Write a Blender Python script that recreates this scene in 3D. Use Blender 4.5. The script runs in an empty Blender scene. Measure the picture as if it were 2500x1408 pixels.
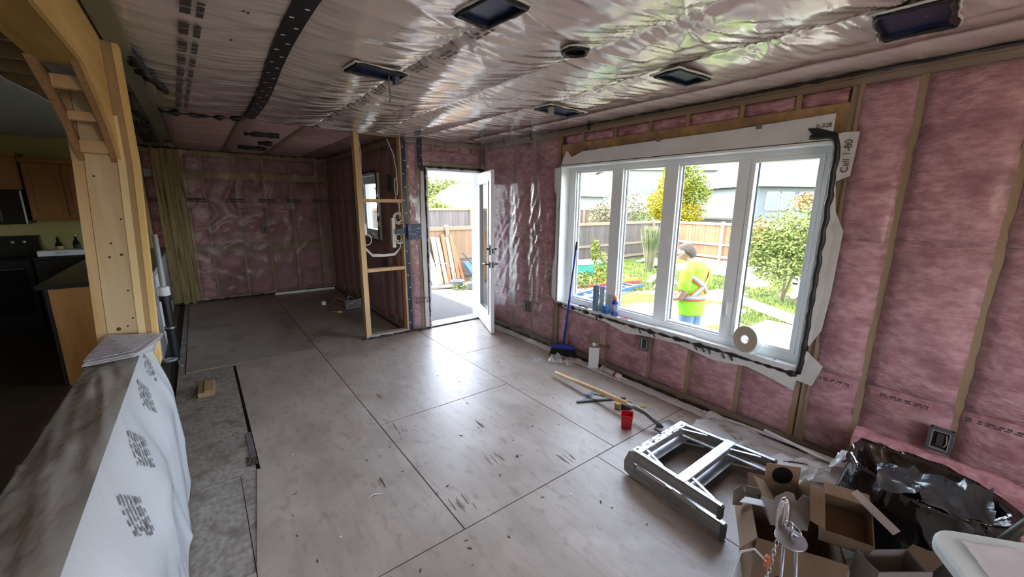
import bpy, math, random
from mathutils import Vector, Matrix, noise
from math import sin, cos, pi, radians as rad
SC = bpy.context.scene
COL = SC.collection
random.seed(7)
# ------------------------------------------------------------------ camera
F, YAW, PITCH, ROLL, EYE = 978.5, 0.659, 0.2095, 0.0100, 1.65
fw = Vector((sin(YAW)*cos(PITCH), cos(YAW)*cos(PITCH), -sin(PITCH)))
rt = Vector((cos(YAW), -sin(YAW), 0)); dn = fw.cross(rt)
r2 = rt*cos(ROLL) - dn*sin(ROLL); d2 = rt*sin(ROLL) + dn*cos(ROLL)
cam = bpy.data.cameras.new('camera'); cam.sensor_width = 36; cam.lens = F/2500*36; cam.clip_start = 0.02; cam.clip_end = 300
co = bpy.data.objects.new('camera', cam); COL.objects.link(co)
m = Matrix((r2, -d2, -fw)).transposed().to_4x4(); m.translation = (0, 0, EYE)
co.matrix_world = m; SC.camera = co
# ------------------------------------------------------------------ light
W = bpy.data.worlds.new('sky'); SC.world = W; W.use_nodes = True
nt = W.node_tree; nt.nodes.clear()
sky = nt.nodes.new('ShaderNodeTexSky'); sky.sky_type = 'NISHITA'; sky.sun_disc = False
sky.sun_elevation = rad(53); sky.sun_rotation = rad(-37); sky.dust_density = 2.0; sky.air_density = 1.0
bg = nt.nodes.new('ShaderNodeBackground'); bg.inputs[1].default_value = 2.5
out = nt.nodes.new('ShaderNodeOutputWorld')
hs = nt.nodes.new('ShaderNodeHueSaturation'); hs.inputs['Saturation'].default_value = .55
nt.links.new(sky.outputs[0], hs.inputs['Color']); nt.links.new(hs.outputs[0], bg.inputs[0]); nt.links.new(bg.outputs[0], out.inputs[0])
sun = bpy.data.lights.new('sun', 'SUN'); sun.energy = 3.5; sun.angle = rad(0.8); sun.color = (1, .95, .86)
so = bpy.data.objects.new('sun', sun); COL.objects.link(so)
so.rotation_euler = Vector((.30, -.70, -1.0)).to_track_quat('-Z', 'Y').to_euler()
def portal(name, loc, sx, sy, direction):
    l = bpy.data.lights.new(name, 'AREA'); l.shape = 'RECTANGLE'; l.size = sx; l.size_y = sy; l.cycles.is_portal = True
    o = bpy.data.objects.new(name, l); COL.objects.link(o); o.location = loc
    o.rotation_euler = Vector(direction).to_track_quat('-Z', 'Z').to_euler()
portal('window_portal', (3.5, 2.0, 1.3), 2.5, 1.6, (-1, 0, 0))
portal('door_portal', (2.7, 5.1, 1.02), .85, 2.1, (0, -1, 0))
portal('rear_portal', (.6, -2.85, 1.5), 1.9, 1.4, (0, 1, 0))
portal('nook_portal', (2.35, 5.98, 1.6), 1.0, .95, (-1, 0, 0))
vs = SC.view_settings; vs.view_transform = 'Standard'; vs.look = 'None'; vs.gamma = 1; vs.use_curve_mapping = False
vs.exposure = 0.85
SC.cycles.max_bounces = 10; SC.cycles.diffuse_bounces = 5; SC.cycles.transparent_max_bounces = 16
SC.cycles.sample_clamp_indirect = 8
lamp = bpy.data.lights.new('fill_lamp', 'POINT'); lamp.energy = 30; lamp.shadow_soft_size = .18; lamp.color = (1, .84, .64)   # added warm fill lamp behind the camera, brightens ceiling and header
lo_ = bpy.data.objects.new('fill_lamp', lamp); COL.objects.link(lo_); lo_.location = (.75, -1.9, 1.75)
# ------------------------------------------------------------------ materials
MATS = {}
def N(nt, t, **kw):
    n = nt.nodes.new(t)
    for k, v in kw.items():
        if k.startswith('i_'): n.inputs[k[2:].replace('_', ' ')].default_value = v
        else: setattr(n, k, v)
    return n
def pos(nt, scale):
    g = N(nt, 'ShaderNodeNewGeometry'); mp = N(nt, 'ShaderNodeMapping')
    mp.inputs['Scale'].default_value = scale
    nt.links.new(g.outputs['Position'], mp.inputs['Vector']); return mp.outputs[0]
def opos(nt, scale):
    g = N(nt, 'ShaderNodeTexCoord'); mp = N(nt, 'ShaderNodeMapping')
    mp.inputs['Scale'].default_value = scale
    nt.links.new(g.outputs['Object'], mp.inputs['Vector']); return mp.outputs[0]
def c4(c): return (c[0], c[1], c[2], 1)
def M(name, col, rough=.6, metal=0, col2=None, ns=(8, 8, 8), detail=4, lo=.35, hi=.65, bump=0, bs=None, coat=0, crough=.1, col3=None, ns3=(2, 2, 2), lo3=.5, hi3=.6, spec=.5, dist=0, emit=None):
    if name in MATS: return MATS[name]
    mt = bpy.data.materials.new(name); mt.use_nodes = True; nt = mt.node_tree; b = nt.nodes['Principled BSDF']
    b.inputs['Base Color'].default_value = c4(col); b.inputs['Roughness'].default_value = rough; b.inputs['Metallic'].default_value = metal
    b.inputs['Specular IOR Level'].default_value = spec
    if coat: b.inputs['Coat Weight'].default_value = coat; b.inputs['Coat Roughness'].default_value = crough
    src = None
    if col2:
        n = N(nt, 'ShaderNodeTexNoise'); n.inputs['Scale'].default_value = 1; n.inputs['Detail'].default_value = detail; n.inputs['Distortion'].default_value = dist
        nt.links.new(pos(nt, ns), n.inputs['Vector'])
        r = N(nt, 'ShaderNodeValToRGB'); r.color_ramp.elements[0].position = lo; r.color_ramp.elements[1].position = hi
        r.color_ramp.elements[0].color = c4(col); r.color_ramp.elements[1].color = c4(col2)
        nt.links.new(n.outputs[0], r.inputs[0]); src = r.outputs[0]
        if col3:
            n3 = N(nt, 'ShaderNodeTexNoise'); n3.inputs['Scale'].default_value = 1; n3.inputs['Detail'].default_value = 6
            nt.links.new(pos(nt, ns3), n3.inputs['Vector'])
            mr = N(nt, 'ShaderNodeMapRange'); mr.inputs[1].default_value = lo3; mr.inputs[2].default_value = hi3
            nt.links.new(n3.outputs[0], mr.inputs[0])
            mx = N(nt, 'ShaderNodeMix', data_type='RGBA'); mx.inputs[7].default_value = c4(col3)
            nt.links.new(mr.outputs[0], mx.inputs[0]); nt.links.new(src, mx.inputs[6]); src = mx.outputs[2]
        nt.links.new(src, b.inputs['Base Color'])
    if bump:
        n = N(nt, 'ShaderNodeTexNoise'); n.inputs['Scale'].default_value = 1; n.inputs['Detail'].default_value = 5
        nt.links.new(pos(nt, bs or ns), n.inputs['Vector'])
        bp = N(nt, 'ShaderNodeBump'); bp.inputs['Strength'].default_value = bump; bp.inputs['Distance'].default_value = .02
        nt.links.new(n.outputs[0], bp.inputs['Height']); nt.links.new(bp.outputs[0], b.inputs['Normal'])
        if coat: nt.links.new(bp.outputs[0], b.inputs['Coat Normal'])
    if emit: b.inputs['Emission Color'].default_value = c4(emit[0]); b.inputs['Emission Strength'].default_value = emit[1]
    MATS[name] = mt; return mt
def film(name, col, fac, rough, fres=1.5, tint=(1, 1, 1), bump=0, bs=(30, 30, 30), gmix=1.0):
    """thin polyethylene: see-through, a little milky, glossy by Fresnel"""
    mt = bpy.data.materials.new(name); mt.use_nodes = True; nt = mt.node_tree; nt.nodes.clear()
    o = N(nt, 'ShaderNodeOutputMaterial'); t = N(nt, 'ShaderNodeBsdfTransparent'); t.inputs[0].default_value = c4(tint)
    d = N(nt, 'ShaderNodeBsdfDiffuse'); d.inputs[0].default_value = c4(col)
    g = N(nt, 'ShaderNodeBsdfGlossy'); g.inputs['Roughness'].default_value = rough
    fr = N(nt, 'ShaderNodeFresnel'); ge = N(nt, 'ShaderNodeNewGeometry'); ir = N(nt, 'ShaderNodeMapRange')   # same Fresnel from both sides of the sheet
    ir.inputs[3].default_value = fres; ir.inputs[4].default_value = 1/fres; nt.links.new(ge.outputs['Backfacing'], ir.inputs[0]); nt.links.new(ir.outputs[0], fr.inputs[0])
    m1 = N(nt, 'ShaderNodeMixShader'); m1.inputs[0].default_value = fac
    m2 = N(nt, 'ShaderNodeMixShader')
    L = nt.links.new
    L(t.outputs[0], m1.inputs[1]); L(d.outputs[0], m1.inputs[2]); L(m1.outputs[0], m2.inputs[1]); L(g.outputs[0], m2.inputs[2])
    k = N(nt, 'ShaderNodeMath', operation='MULTIPLY'); k.inputs[1].default_value = gmix; L(fr.outputs[0], k.inputs[0]); L(k.outputs[0], m2.inputs[0]); L(m2.outputs[0], o.inputs[0])
    if bump:
        n = N(nt, 'ShaderNodeTexNoise'); n.inputs['Scale'].default_value = 1; n.inputs['Detail'].default_value = 3
        L(pos(nt, bs), n.inputs['Vector'])
        bp = N(nt, 'ShaderNodeBump'); bp.inputs['Strength'].default_value = bump; bp.inputs['Distance'].default_value = .02
        L(n.outputs[0], bp.inputs['Height'])
        for s in (g, d, fr): L(bp.outputs[0], s.inputs['Normal'])
    MATS[name] = mt; return mt
PINK = M('pink_fibreglass', (.45, .205, .24), .95, col2=(.62, .36, .39), ns=(16, 16, 34), detail=10, lo=.38, hi=.64, bump=.9, bs=(26, 26, 70), col3=(.28, .10, .13), ns3=(3.5, 3.5, 7), lo3=.50, hi3=.72, spec=.1)
PINKD = M('pink_fibreglass_pale', (.62, .36, .36), .95, col2=(.72, .47, .46), ns=(6, 14, 6), detail=6, bump=.3, bs=(12, 30, 12), spec=.1)
FILMC = film('ceiling_film', (.95, .81, .73), .80, .17, 1.5, bump=.10, bs=(4, 26, 4), gmix=2.1)
FILMW = film('wall_film', (.82, .76, .75), .06, .19, 1.5, bump=.10, bs=(14, 14, 6), gmix=2.4)
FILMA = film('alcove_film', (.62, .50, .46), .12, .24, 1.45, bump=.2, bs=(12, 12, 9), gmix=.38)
FILMP = film('milky_film', (.74, .77, .83), .78, .25, 1.45, bump=.08, bs=(16, 16, 7), gmix=.8)
FILMT = film('thin_milky_film', (.62, .60, .60), .42, .25, 1.45, bump=.35, bs=(18, 18, 18), gmix=.7)
FILMF = film('floor_film', (.86, .86, .87), .70, .2, 1.5, bump=.3, bs=(14, 14, 14))
GLASS = film('window_glass', (1, 1, 1), 0.0, .0, 1.45, tint=(.96, .98, .97))
LUM = M('spruce_lumber', (.56, .36, .17), .75, col2=(.66, .46, .25), ns=(14, 14, 1.2), detail=5, bump=.1, bs=(60, 60, 6))
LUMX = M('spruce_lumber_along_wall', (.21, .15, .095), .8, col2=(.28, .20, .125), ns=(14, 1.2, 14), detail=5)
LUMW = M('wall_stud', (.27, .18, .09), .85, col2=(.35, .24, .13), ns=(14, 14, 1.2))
LUMD = M('old_stud', (.28, .185, .095), .8, col2=(.37, .25, .13), ns=(14, 14, 1.5), detail=5)
HDR = M('header_fir', (.52, .30, .08), .7, col2=(.66, .42, .15), ns=(3, 1.2, 14), detail=5, col3=(.25, .13, .05), ns3=(9, 2.2, 9), lo3=.62, hi3=.72)
PLYP = M('pale_plywood', (.60, .44, .25), .7, col2=(.68, .53, .33), ns=(20, 20, 1.5), detail=4)
KNOT = M('knot', (.10, .05, .02), .8)
OSB = M('strandboard', (.33, .19, .08), .8, col2=(.47, .29, .13), ns=(18, 18, 18), detail=3, col3=(.22, .14, .08), ns3=(3, 3, 3), lo3=.5, hi3=.65)
OSBE = M('board_edge', (.30, .16, .07), .85, col2=(.42, .24, .11), ns=(60, 60, 60))
def floor_mat():
    mt = M('subfloor_plywood', (.335, .275, .235), .42, col2=(.45, .385, .335), ns=(3.5, 2.6, 2), detail=12, lo=.34, hi=.68, bump=.05, bs=(30, 10, 30), col3=(.25, .20, .17), ns3=(16, 9, 16), lo3=.56, hi3=.78, spec=.6, dist=.6)
    nt = mt.node_tree; b = nt.nodes['Principled BSDF']; src = b.inputs['Base Color'].links[0].from_socket
    w = N(nt, 'ShaderNodeTexWave', wave_type='RINGS', rings_direction='Y'); w.inputs['Scale'].default_value = 1; w.inputs['Distortion'].default_value = 14; w.inputs['Detail'].default_value = 2; w.inputs['Detail Scale'].default_value = .9
    nt.links.new(pos(nt, (2.6, .8, 2.6)), w.inputs['Vector'])
    r = N(nt, 'ShaderNodeMapRange'); r.inputs[1].default_value = .80; r.inputs[2].default_value = 1; r.inputs[3].default_value = 0; r.inputs[4].default_value = .16
    nt.links.new(w.outputs['Fac'], r.inputs[0])
    mx = N(nt, 'ShaderNodeMix', data_type='RGBA'); mx.inputs[7].default_value = (.27, .19, .14, 1)
    nt.links.new(r.outputs[0], mx.inputs[0]); nt.links.new(src, mx.inputs[6]); src = mx.outputs[2]
    n = N(nt, 'ShaderNodeTexNoise'); n.inputs['Scale'].default_value = 1; n.inputs['Detail'].default_value = 9; n.inputs['Roughness'].default_value = .7
    nt.links.new(pos(nt, (60, 26, 60)), n.inputs['Vector'])
    r2_ = N(nt, 'ShaderNodeMapRange'); r2_.inputs[1].default_value = .60; r2_.inputs[2].default_value = .72; r2_.inputs[4].default_value = .55
    nt.links.new(n.outputs[0], r2_.inputs[0])
    m2 = N(nt, 'ShaderNodeMix', data_type='RGBA'); m2.inputs[7].default_value = (.20, .16, .14, 1)
    nt.links.new(r2_.outputs[0], m2.inputs[0]); nt.links.new(src, m2.inputs[6]); nt.links.new(m2.outputs[2], b.inputs['Base Color'])
    return mt
FLOORM = floor_mat()
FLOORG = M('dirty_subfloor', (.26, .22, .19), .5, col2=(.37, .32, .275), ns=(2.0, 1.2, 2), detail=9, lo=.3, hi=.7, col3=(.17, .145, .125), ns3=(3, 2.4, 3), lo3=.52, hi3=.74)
PINKA = M('shaded_pink_fibreglass', (.33, .155, .18), .95, col2=(.42, .22, .245), ns=(7, 7, 9), detail=7, bump=.4, bs=(16, 16, 30), col3=(.22, .09, .10), ns3=(2, 2, 3), lo3=.5, hi3=.7, spec=.1)  # pink batt colour darkened to carry the alcove's shade
FLOORD = M('dirty_strandboard', (.21, .18, .155), .75, col2=(.34, .30, .265), ns=(38, 30, 38), detail=6, bump=.2, bs=(50, 50, 50), col3=(.15, .125, .105), ns3=(7, 7, 7), lo3=.5, hi3=.7)
GAP = M('joint_shadow_filler', (.03, .025, .02), .9)
SEAL = M('black_sealant', (.012, .012, .013), .45)
BTAPE = M('navy_tape', (.012, .016, .045), .35, col2=(.02, .025, .08), ns=(20, 20, 20))
KTAPE = M('black_tape', (.012, .012, .014), .4)
LOGO = M('white_print', (.6, .6, .62), .6)
INK = M('dark_print', (.06, .045, .05), .7)
BLUEB = M('blue_box_plastic', (.004, .015, .06), .35)
FLASH = M('white_flashing_membrane', (.62, .60, .58), .5, col2=(.70, .68, .66), ns=(6, 6, 6), bump=.1, bs=(9, 9, 9))
VINYL = M('white_vinyl', (.80, .82, .82), .35)
DOORW = M('white_door_paint', (.82, .83, .84), .4)
BLACK = M('black_metal', (.012, .012, .012), .4)
GASK = M('dark_gasket', (.05, .05, .05), .6)
GALV = M('galvanised_steel', (.50, .50, .52), .42, .85, col2=(.36, .36, .38), ns=(14, 14, 14), detail=3)
ALU = M('scuffed_aluminium', (.66, .67, .70), .42, .6, col2=(.42, .42, .43), ns=(10, 10, 10), detail=6, col3=(.20, .19, .18), ns3=(18, 18, 18), lo3=.6, hi3=.75)
CHROME = M('chrome', (.8, .8, .82), .12, 1)
CARD = M('cardboard', (.17, .105, .06), .85, col2=(.21, .13, .078), ns=(5, 5, 5))
CARDI = M('cardboard_inside', (.23, .15, .095), .85)
CARDW = M('white_carton', (.74, .74, .76), .6)
CARDK = M('grey_carton', (.25, .21, .185), .8)
BLUE = M('blue_plastic', (.01, .03, .28), .35)
BRIST = M('black_bristles', (.012, .012, .012), .9)
REDP = M('red_plastic', (.50, .012, .02), .3)
PAPER = M('paper', (.74, .74, .80), .7)
BAGM = M('black_bag_film', (.006, .006, .008), .10, bump=.45, bs=(6, 6, 6), spec=1)
TABLE = M('grey_white_table_plastic', (.55, .60, .60), .5)
OAK = M('oak', (.26, .105, .022), .5, col2=(.36, .16, .045), ns=(10, 10, 1.6), detail=6)
DARKW = M('dark_laminate', (.02, .016, .014), .3)
COUNT = M('dark_counter', (.02, .018, .018), .25)
KWALL = M('olive_wall_paint', (.40, .36, .14), .8)
KCEIL = M('kitchen_ceiling_paint', (.55, .58, .58), .9)
STEELB = M('black_appliance', (.012, .012, .014), .22)
STEEL = M('stainless', (.5, .5, .5), .3, 1)
KFLOOR = M('dark_wood_floor', (.045, .028, .016), .4, col2=(.07, .045, .025), ns=(8, 1, 8))
ABS = M('black_drain_pipe', (.012, .012, .013), .4)
WHITEP = M('white_plastic', (.75, .76, .78), .4)
CABLE = M('white_cable', (.72, .70, .66), .5)
GREYB = M('grey_duct_tube', (.12, .16, .22), .45)
# ------------------------------------------------------------------ mesh builder
ORG = {}
class MB:
    def __init__(s): s.v = []; s.f = []
    def add(s, vs, fs):
        o = len(s.v); s.v += [tuple(p) for p in vs]; s.f += [tuple(i+o for i in q) for q in fs]; return s
    def box(s, x0, x1, y0, y1, z0, z1):
        return s.add([(x0,y0,z0),(x1,y0,z0),(x1,y1,z0),(x0,y1,z0),(x0,y0,z1),(x1,y0,z1),(x1,y1,z1),(x0,y1,z1)],
              [(0,3,2,1),(4,5,6,7),(0,1,5,4),(1,2,6,5),(2,3,7,6),(3,0,4,7)])
    def obox(s, c, ax, ay, az):
        c = Vector(c); ax, ay, az = Vector(ax), Vector(ay), Vector(az)
        return s.add([c+ax*i+ay*j+az*k for i,j,k in ((-1,-1,-1),(1,-1,-1),(1,1,-1),(-1,1,-1),(-1,-1,1),(1,-1,1),(1,1,1),(-1,1,1))],
              [(0,3,2,1),(4,5,6,7),(0,1,5,4),(1,2,6,5),(2,3,7,6),(3,0,4,7)])
    def bar(s, p, q, w, h, up=(0,0,1)):
        p, q = Vector(p), Vector(q); d = q-p; L = d.length; d.normalize(); up = Vector(up)
        if abs(d.dot(up)) > .98: up = Vector((1,0,0))
        x = d.cross(up).normalized(); z = x.cross(d)
        return s.obox((p+q)/2, x*w/2, d*L/2, z*h/2)
    def prism(s, pts, vec):
        pts = [Vector(p) for p in pts]; n = len(pts); vec = Vector(vec)
        return s.add(pts+[p+vec for p in pts], [tuple(range(n))[::-1], tuple(range(n, 2*n))]+[(i, (i+1)%n, n+(i+1)%n, n+i) for i in range(n)])
    def grid(s, fn, nu, nv, closeu=False):
        o = [fn(i/nu, j/nv) for j in range(nv+1) for i in range(nu if closeu else nu+1)]
        w = nu if closeu else nu+1
        return s.add(o, [(j*w+i, j*w+(i+1)%w, (j+1)*w+(i+1)%w, (j+1)*w+i) for j in range(nv) for i in range(nu)])
    def tube(s, path, r, n=8, closed=False, caps=True):
        P = [Vector(p) for p in path]; k = len(P); rr = r if isinstance(r, (list, tuple)) else [r]*k
        vs = []; x = None
        for i in range(k):
            a = P[(i-1) % k] if (closed or i) else P[0]; b = P[(i+1) % k] if (closed or i < k-1) else P[-1]
            d = (b-a).normalized()
            if x is None: x = d.orthogonal().normalized()
            x = (x - d*x.dot(d)).normalized(); y = d.cross(x)
            vs += [P[i] + (x*cos(2*pi*j/n) + y*sin(2*pi*j/n))*rr[i] for j in range(n)]
        fs = [(i*n+j, i*n+(j+1)%n, ((i+1)%k)*n+(j+1)%n, ((i+1)%k)*n+j) for i in range(k if closed else k-1) for j in range(n)]
        if caps and not closed: fs += [tuple(range(n))[::-1], tuple((k-1)*n+j for j in range(n))]
        return s.add(vs, fs)
    def lathe(s, prof, c=(0,0,0), n=20, ax=(0,0,1), caps=True):
        ax = Vector(ax).normalized(); x = ax.orthogonal().normalized(); y = ax.cross(x); c = Vector(c); k = len(prof)
        vs = [c + ax*z + (x*cos(2*pi*j/n) + y*sin(2*pi*j/n))*r for r, z in prof for j in range(n)]
        fs = [(i*n+j, i*n+(j+1)%n, (i+1)*n+(j+1)%n, (i+1)*n+j) for i in range(k-1) for j in range(n)]
        if caps: fs += [tuple(range(n))[::-1], tuple((k-1)*n+j for j in range(n))]
        return s.add(vs, fs)
    def loft(s, rings, n=20, caps=True, pw=2.0):
        """rings: (centre, rx, ry) ellipses in XY"""
        vs = []
        for c, rx, ry in rings:
            for j in range(n):
                a = 2*pi*j/n; ca, sa = cos(a), sin(a); e = 2/pw
                vs.append((c[0]+rx*math.copysign(abs(ca)**e, ca), c[1]+ry*math.copysign(abs(sa)**e, sa), c[2]))
        k = len(rings); fs = [(i*n+j, i*n+(j+1)%n, (i+1)*n+(j+1)%n, (i+1)*n+j) for i in range(k-1) for j in range(n)]
        if caps: fs += [tuple(range(n))[::-1], tuple((k-1)*n+j for j in range(n))]
        return s.add(vs, fs)
    def xf(s, mtx):
        s.v = [tuple(mtx @ Vector(p)) for p in s.v]; return s
    def build(s, name, mat, parent=None, smooth=False, solid=0, bevel=0, sub=0, loc=None):
        org = Vector(ORG[parent.name]) if parent else Vector(loc or (0,0,0))
        me = bpy.data.meshes.new(name); me.from_pydata([tuple(Vector(p)-org) for p in s.v], [], s.f); me.update()
        me.materials.append(mat)
        if smooth: me.polygons.foreach_set('use_smooth', [True]*len(me.polygons))
        o = bpy.data.objects.new(name, me); COL.objects.link(o)
        if parent: o.parent = parent
        else: o.location = org
        ORG[o.name] = org
        if solid: d = o.modifiers.new('solid', 'SOLIDIFY'); d.thickness = solid; d.offset = 0
        if bevel: d = o.modifiers.new('bevel', 'BEVEL'); d.width = bevel; d.segments = 2; d.limit_method = 'ANGLE'
        if sub: d = o.modifiers.new('sub', 'SUBSURF'); d.levels = sub; d.render_levels = sub
        return o
def tag(o, label=None, cat=None, group=None, kind=None):
    if label: o['label'] = label
    if cat: o['category'] = cat
    if group: o['group'] = group
    if kind: o['kind'] = kind
    return o
def thing(name, label, cat, loc=(0,0,0), group=None, kind=None):
    o = bpy.data.objects.new(name, None); o.empty_display_size = .1; COL.objects.link(o); o.location = loc; ORG[o.name] = Vector(loc)
    return tag(o, label, cat, group, kind)
def B(x0, x1, y0, y1, z0, z1): return MB().box(x0, x1, y0, y1, z0, z1)
def copy_tree(o, loc, rz=0, label=None):
    c = o.copy(); COL.objects.link(c); c.location = loc; c.rotation_euler = (0, 0, rz)
    if label: c['label'] = label
    for ch in o.children:
        d = ch.copy(); COL.objects.link(d); d.parent = c
        for g in ch.children:
            e = g.copy(); COL.objects.link(e); e.parent = d
    return c
def nz(x, y=0, z=0): return noise.noise((x, y, z))
def text(body, size, mtx, mat, name, parent, ext=.0005):
    cu = bpy.data.curves.new(name, 'FONT'); cu.body = body; cu.size = size; cu.extrude = ext; cu.align_x = 'CENTER'; cu.align_y = 'CENTER'
    cu.materials.append(mat); o = bpy.data.objects.new(name, cu); COL.objects.link(o); o.parent = parent
    mm = mtx.copy(); mm.translation -= Vector(ORG[parent.name]); o.matrix_local = mm; ORG[o.name] = ORG[parent.name]; return o
def frame(xa, ya, o):
    xa = Vector(xa).normalized(); ya = Vector(ya); za = xa.cross(ya).normalized(); ya = za.cross(xa)
    r = Matrix((xa, ya, za)).transposed().to_4x4(); r.translation = o; return r
def wobble(path, a, seed=0):
    return [(p[0]+a*nz(i*.5, seed), p[1]+a*nz(i*.5, seed+9), p[2]+a*nz(i*.5, seed+17)) for i, p in enumerate(path)]
def line(p, q, n): return [tuple(Vector(p).lerp(Vector(q), i/n)) for i in range(n+1)]
# ================================================================== SHELL
CZ = 2.43  # most coordinates below computed offline from image pixels cast onto scene planes
def struct(o, label, cat): return tag(o, label, cat, kind='structure')
# ---- floor -------------------------------------------------------
fl = struct(B(-.40, 3.36, -2.9, 8.5, -.30, -.022).build('floor', GAP), 'worn plywood subfloor of butted sheets across the whole room', 'floor')
def sheet(x0, x1, y0, y1, mat=FLOORM, dz=0, nm='plywood_sheet'):
    g = .0035
    return B(x0+g, x1-g, y0+g, y1-g, -.020, dz).build(nm, mat, fl)
for x0, x1, y0, y1 in [(.12,.90,1.54,4.82),(.90,2.105,1.54,2.775),(.90,2.105,2.775,5.03),(2.105,3.3,1.54,3.67),(2.105,3.3,3.67,4.92),
    (-.28,.90,4.82,6.3),(-.28,.90,6.3,8.45),(.90,2.05,5.03,7.2),(.90,2.05,7.2,8.45),
    (.30,1.925,.31,1.54),(1.925,3.3,.31,1.54),(-.20,.70,-.92,.31),(.70,3.3,-.92,.31),(-.2,3.3,-2.9,-.92)]:
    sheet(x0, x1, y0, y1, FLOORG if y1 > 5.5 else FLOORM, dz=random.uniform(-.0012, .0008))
for x0, x1, y0, y1 in [(-.34,.105,2.73,4.82),(-.34,.02,1.9,2.73),(-.34,-.28,4.82,8.45)]:
    sheet(x0, x1, y0, y1, FLOORD, -.006, 'strandboard_patch')
MB().prism([(.02,2.73,-.02),(.105,2.73,-.02),(.02,1.9,-.02)], (0,0,.014)).build('strandboard_patch', FLOORD, fl)
MB().prism([(.105,2.73,-.02),(.12,2.73,-.02),(.30,1.54,-.02),(.02,1.54,-.02),(.02,1.9,-.02)], (0,0,.020)).build('plywood_sheet', FLOORM, fl)
sheet(-.34,.02,.31,1.9); sheet(.02,.30,.31,1.54)
# chipped wood at the end of the patch gap, seam strip, knots and scuffs
MB().grid(lambda u, v: (.06+.06*u, 2.80+.12*v, -.004+.012*max(0, nz(u*5, v*5, 3))), 8, 8).build('splintered_edge', M('rotten_wood', (.05, .04, .025), .95), fl)
B(.085, .118, 2.9, 3.25, -.006, -.001).build('metal_seam_strip', GALV, fl)
kn = MB()
for i in range(190):
    x, y = random.uniform(.2, 3.0), random.uniform(.35, 4.7)
    r = random.uniform(.003, .009); a = random.uniform(0, pi)
    kn.add([(x+r*cos(t)*cos(a)*1.8-r*sin(t)*sin(a)*.6, y+r*cos(t)*sin(a)*1.8+r*sin(t)*cos(a)*.6, .0016) for t in [k*pi/3 for k in range(6)]], [tuple(range(6))])
tag(kn.build('dark_fleck', M('fleck', (.055, .045, .045), .8), fl), kind='stuff')
gg = MB()   # gouges raked beside the seams
for x, y, n in ((.98,1.66,7),(1.0,2.6,5),(1.5,2.3,6),(1.35,1.9,6),(1.9,2.2,5),(.7,2.1,5),(1.1,3.2,5),(1.75,1.62,6)):
    for k in range(n):
        a, b = x+random.uniform(-.05,.05), y+random.uniform(-.04,.04); L = random.uniform(.03,.11); w = random.uniform(.0008,.002)
        gg.add([(a-w,b,.0017),(a+w,b,.0017),(a+w+.006,b+L,.0017),(a-w+.006,b+L,.0017)], [(0,1,2,3)])
tag(gg.build('gouge', KNOT, fl), kind='stuff')
wc = MB()
for i in range(40):
    x, y = random.uniform(.2, 2.9), random.uniform(.4, 4.6); r = random.uniform(.002, .006)
    wc.box(x-r, x+r, y-r*.7, y+r*.7, 0, .003)
tag(wc.build('plaster_crumb', WHITEP, fl), kind='stuff')
ck = MB()
for c, L in (((.62,2.05),.10),((1.35,3.35),.08),((.8,2.45),.03)):
    ck.grid(lambda u, v: (c[0]+L*(u-.5)+.01*nz(u*6,c[0]), c[1]+.02*sin(u*4)+(v-.5)*.012*sin(pi*u), .0018), 10, 1)
ck.build('chalk_smear', M('chalk', (.62,.62,.63), .9), fl)
struct(B(-4.2, -.40, -2.9, 8.5, -.30, 0).build('floor', KFLOOR), 'dark wood floor of the unlit kitchen beyond the half wall', 'floor')
# ---- insulated walls ----------------------------------------------
def batt(par, plane, s0, s1, z0, z1, axis, bul=.025, mat=PINK, seed=0, step=.05, deep=.10, nam=.012):
    """one fibreglass batt filling a stud bay; plane = stud face, axis 'x+' faces -X, 'y+' faces -Y"""
    nu = max(5, int((s1-s0)/step)); nv = max(3, int((z1-z0)/step))
    def fn(u, v):
        uu = min(max((u*(nu+2)-1)/nu, 0), 1); vv = min(max((v*(nv+2)-1)/nv, 0), 1)
        edge = u == 0 or u == 1 or v == 0 or v == 1
        s, z = s0+(s1-s0)*uu, z0+(z1-z0)*vv
        if not edge and (uu in (0, 1)): s += .009*nz(z*24, s0*3, seed)+.006*nz(z*6, s0*5, seed)
        bl = (max(0, sin(pi*uu))**.45)*(max(0, sin(pi*vv))**.2)
        d = deep if edge else .012 - (bul+.012)*bl - nam*nz(s*7, z*7, seed)*bl*1.6 - nam*.6*nz(s*19, z*19, seed)*bl
        return (plane+d, s, z) if axis == 'x' else (s, plane+d, z)
    return MB().grid(fn, nu+2, nv+2).build('insulation_batt', mat, par, smooth=True)
def film_sheet(par, fn, s0, s1, z0, z1, axis, mat, ds=.03, dz=.03, nm='vapour_barrier'):
    nu, nv = max(2, int((s1-s0)/ds)), max(2, int((z1-z0)/dz))
    def g(u, v):
        s, z = s0+(s1-s0)*u, z0+(z1-z0)*v; d = fn(s, z)
        return (d, s, z) if axis == 'x' else (s, d, z)
    return MB().grid(g, nu, nv).build(nm, mat, par, smooth=True)
def sealbead(par, pts, r, seed=0, nm='sealant_bead', blobs=.5, n=5):
    P = []; R = []
    for a, b in zip(pts[:-1], pts[1:]):
        L = (Vector(b)-Vector(a)).length; k = max(2, int(L/.035))
        for i in range(k):
            P.append(tuple(Vector(a).lerp(Vector(b), i/k)))
    P.append(pts[-1])
    P = wobble(P, r*.5, seed); R = [max(.25*r, r*(1+blobs*2*nz(i*.55, seed+3))) for i in range(len(P))]
    return MB().tube(P, R, n).build(nm, SEAL, par, smooth=True)
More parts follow.
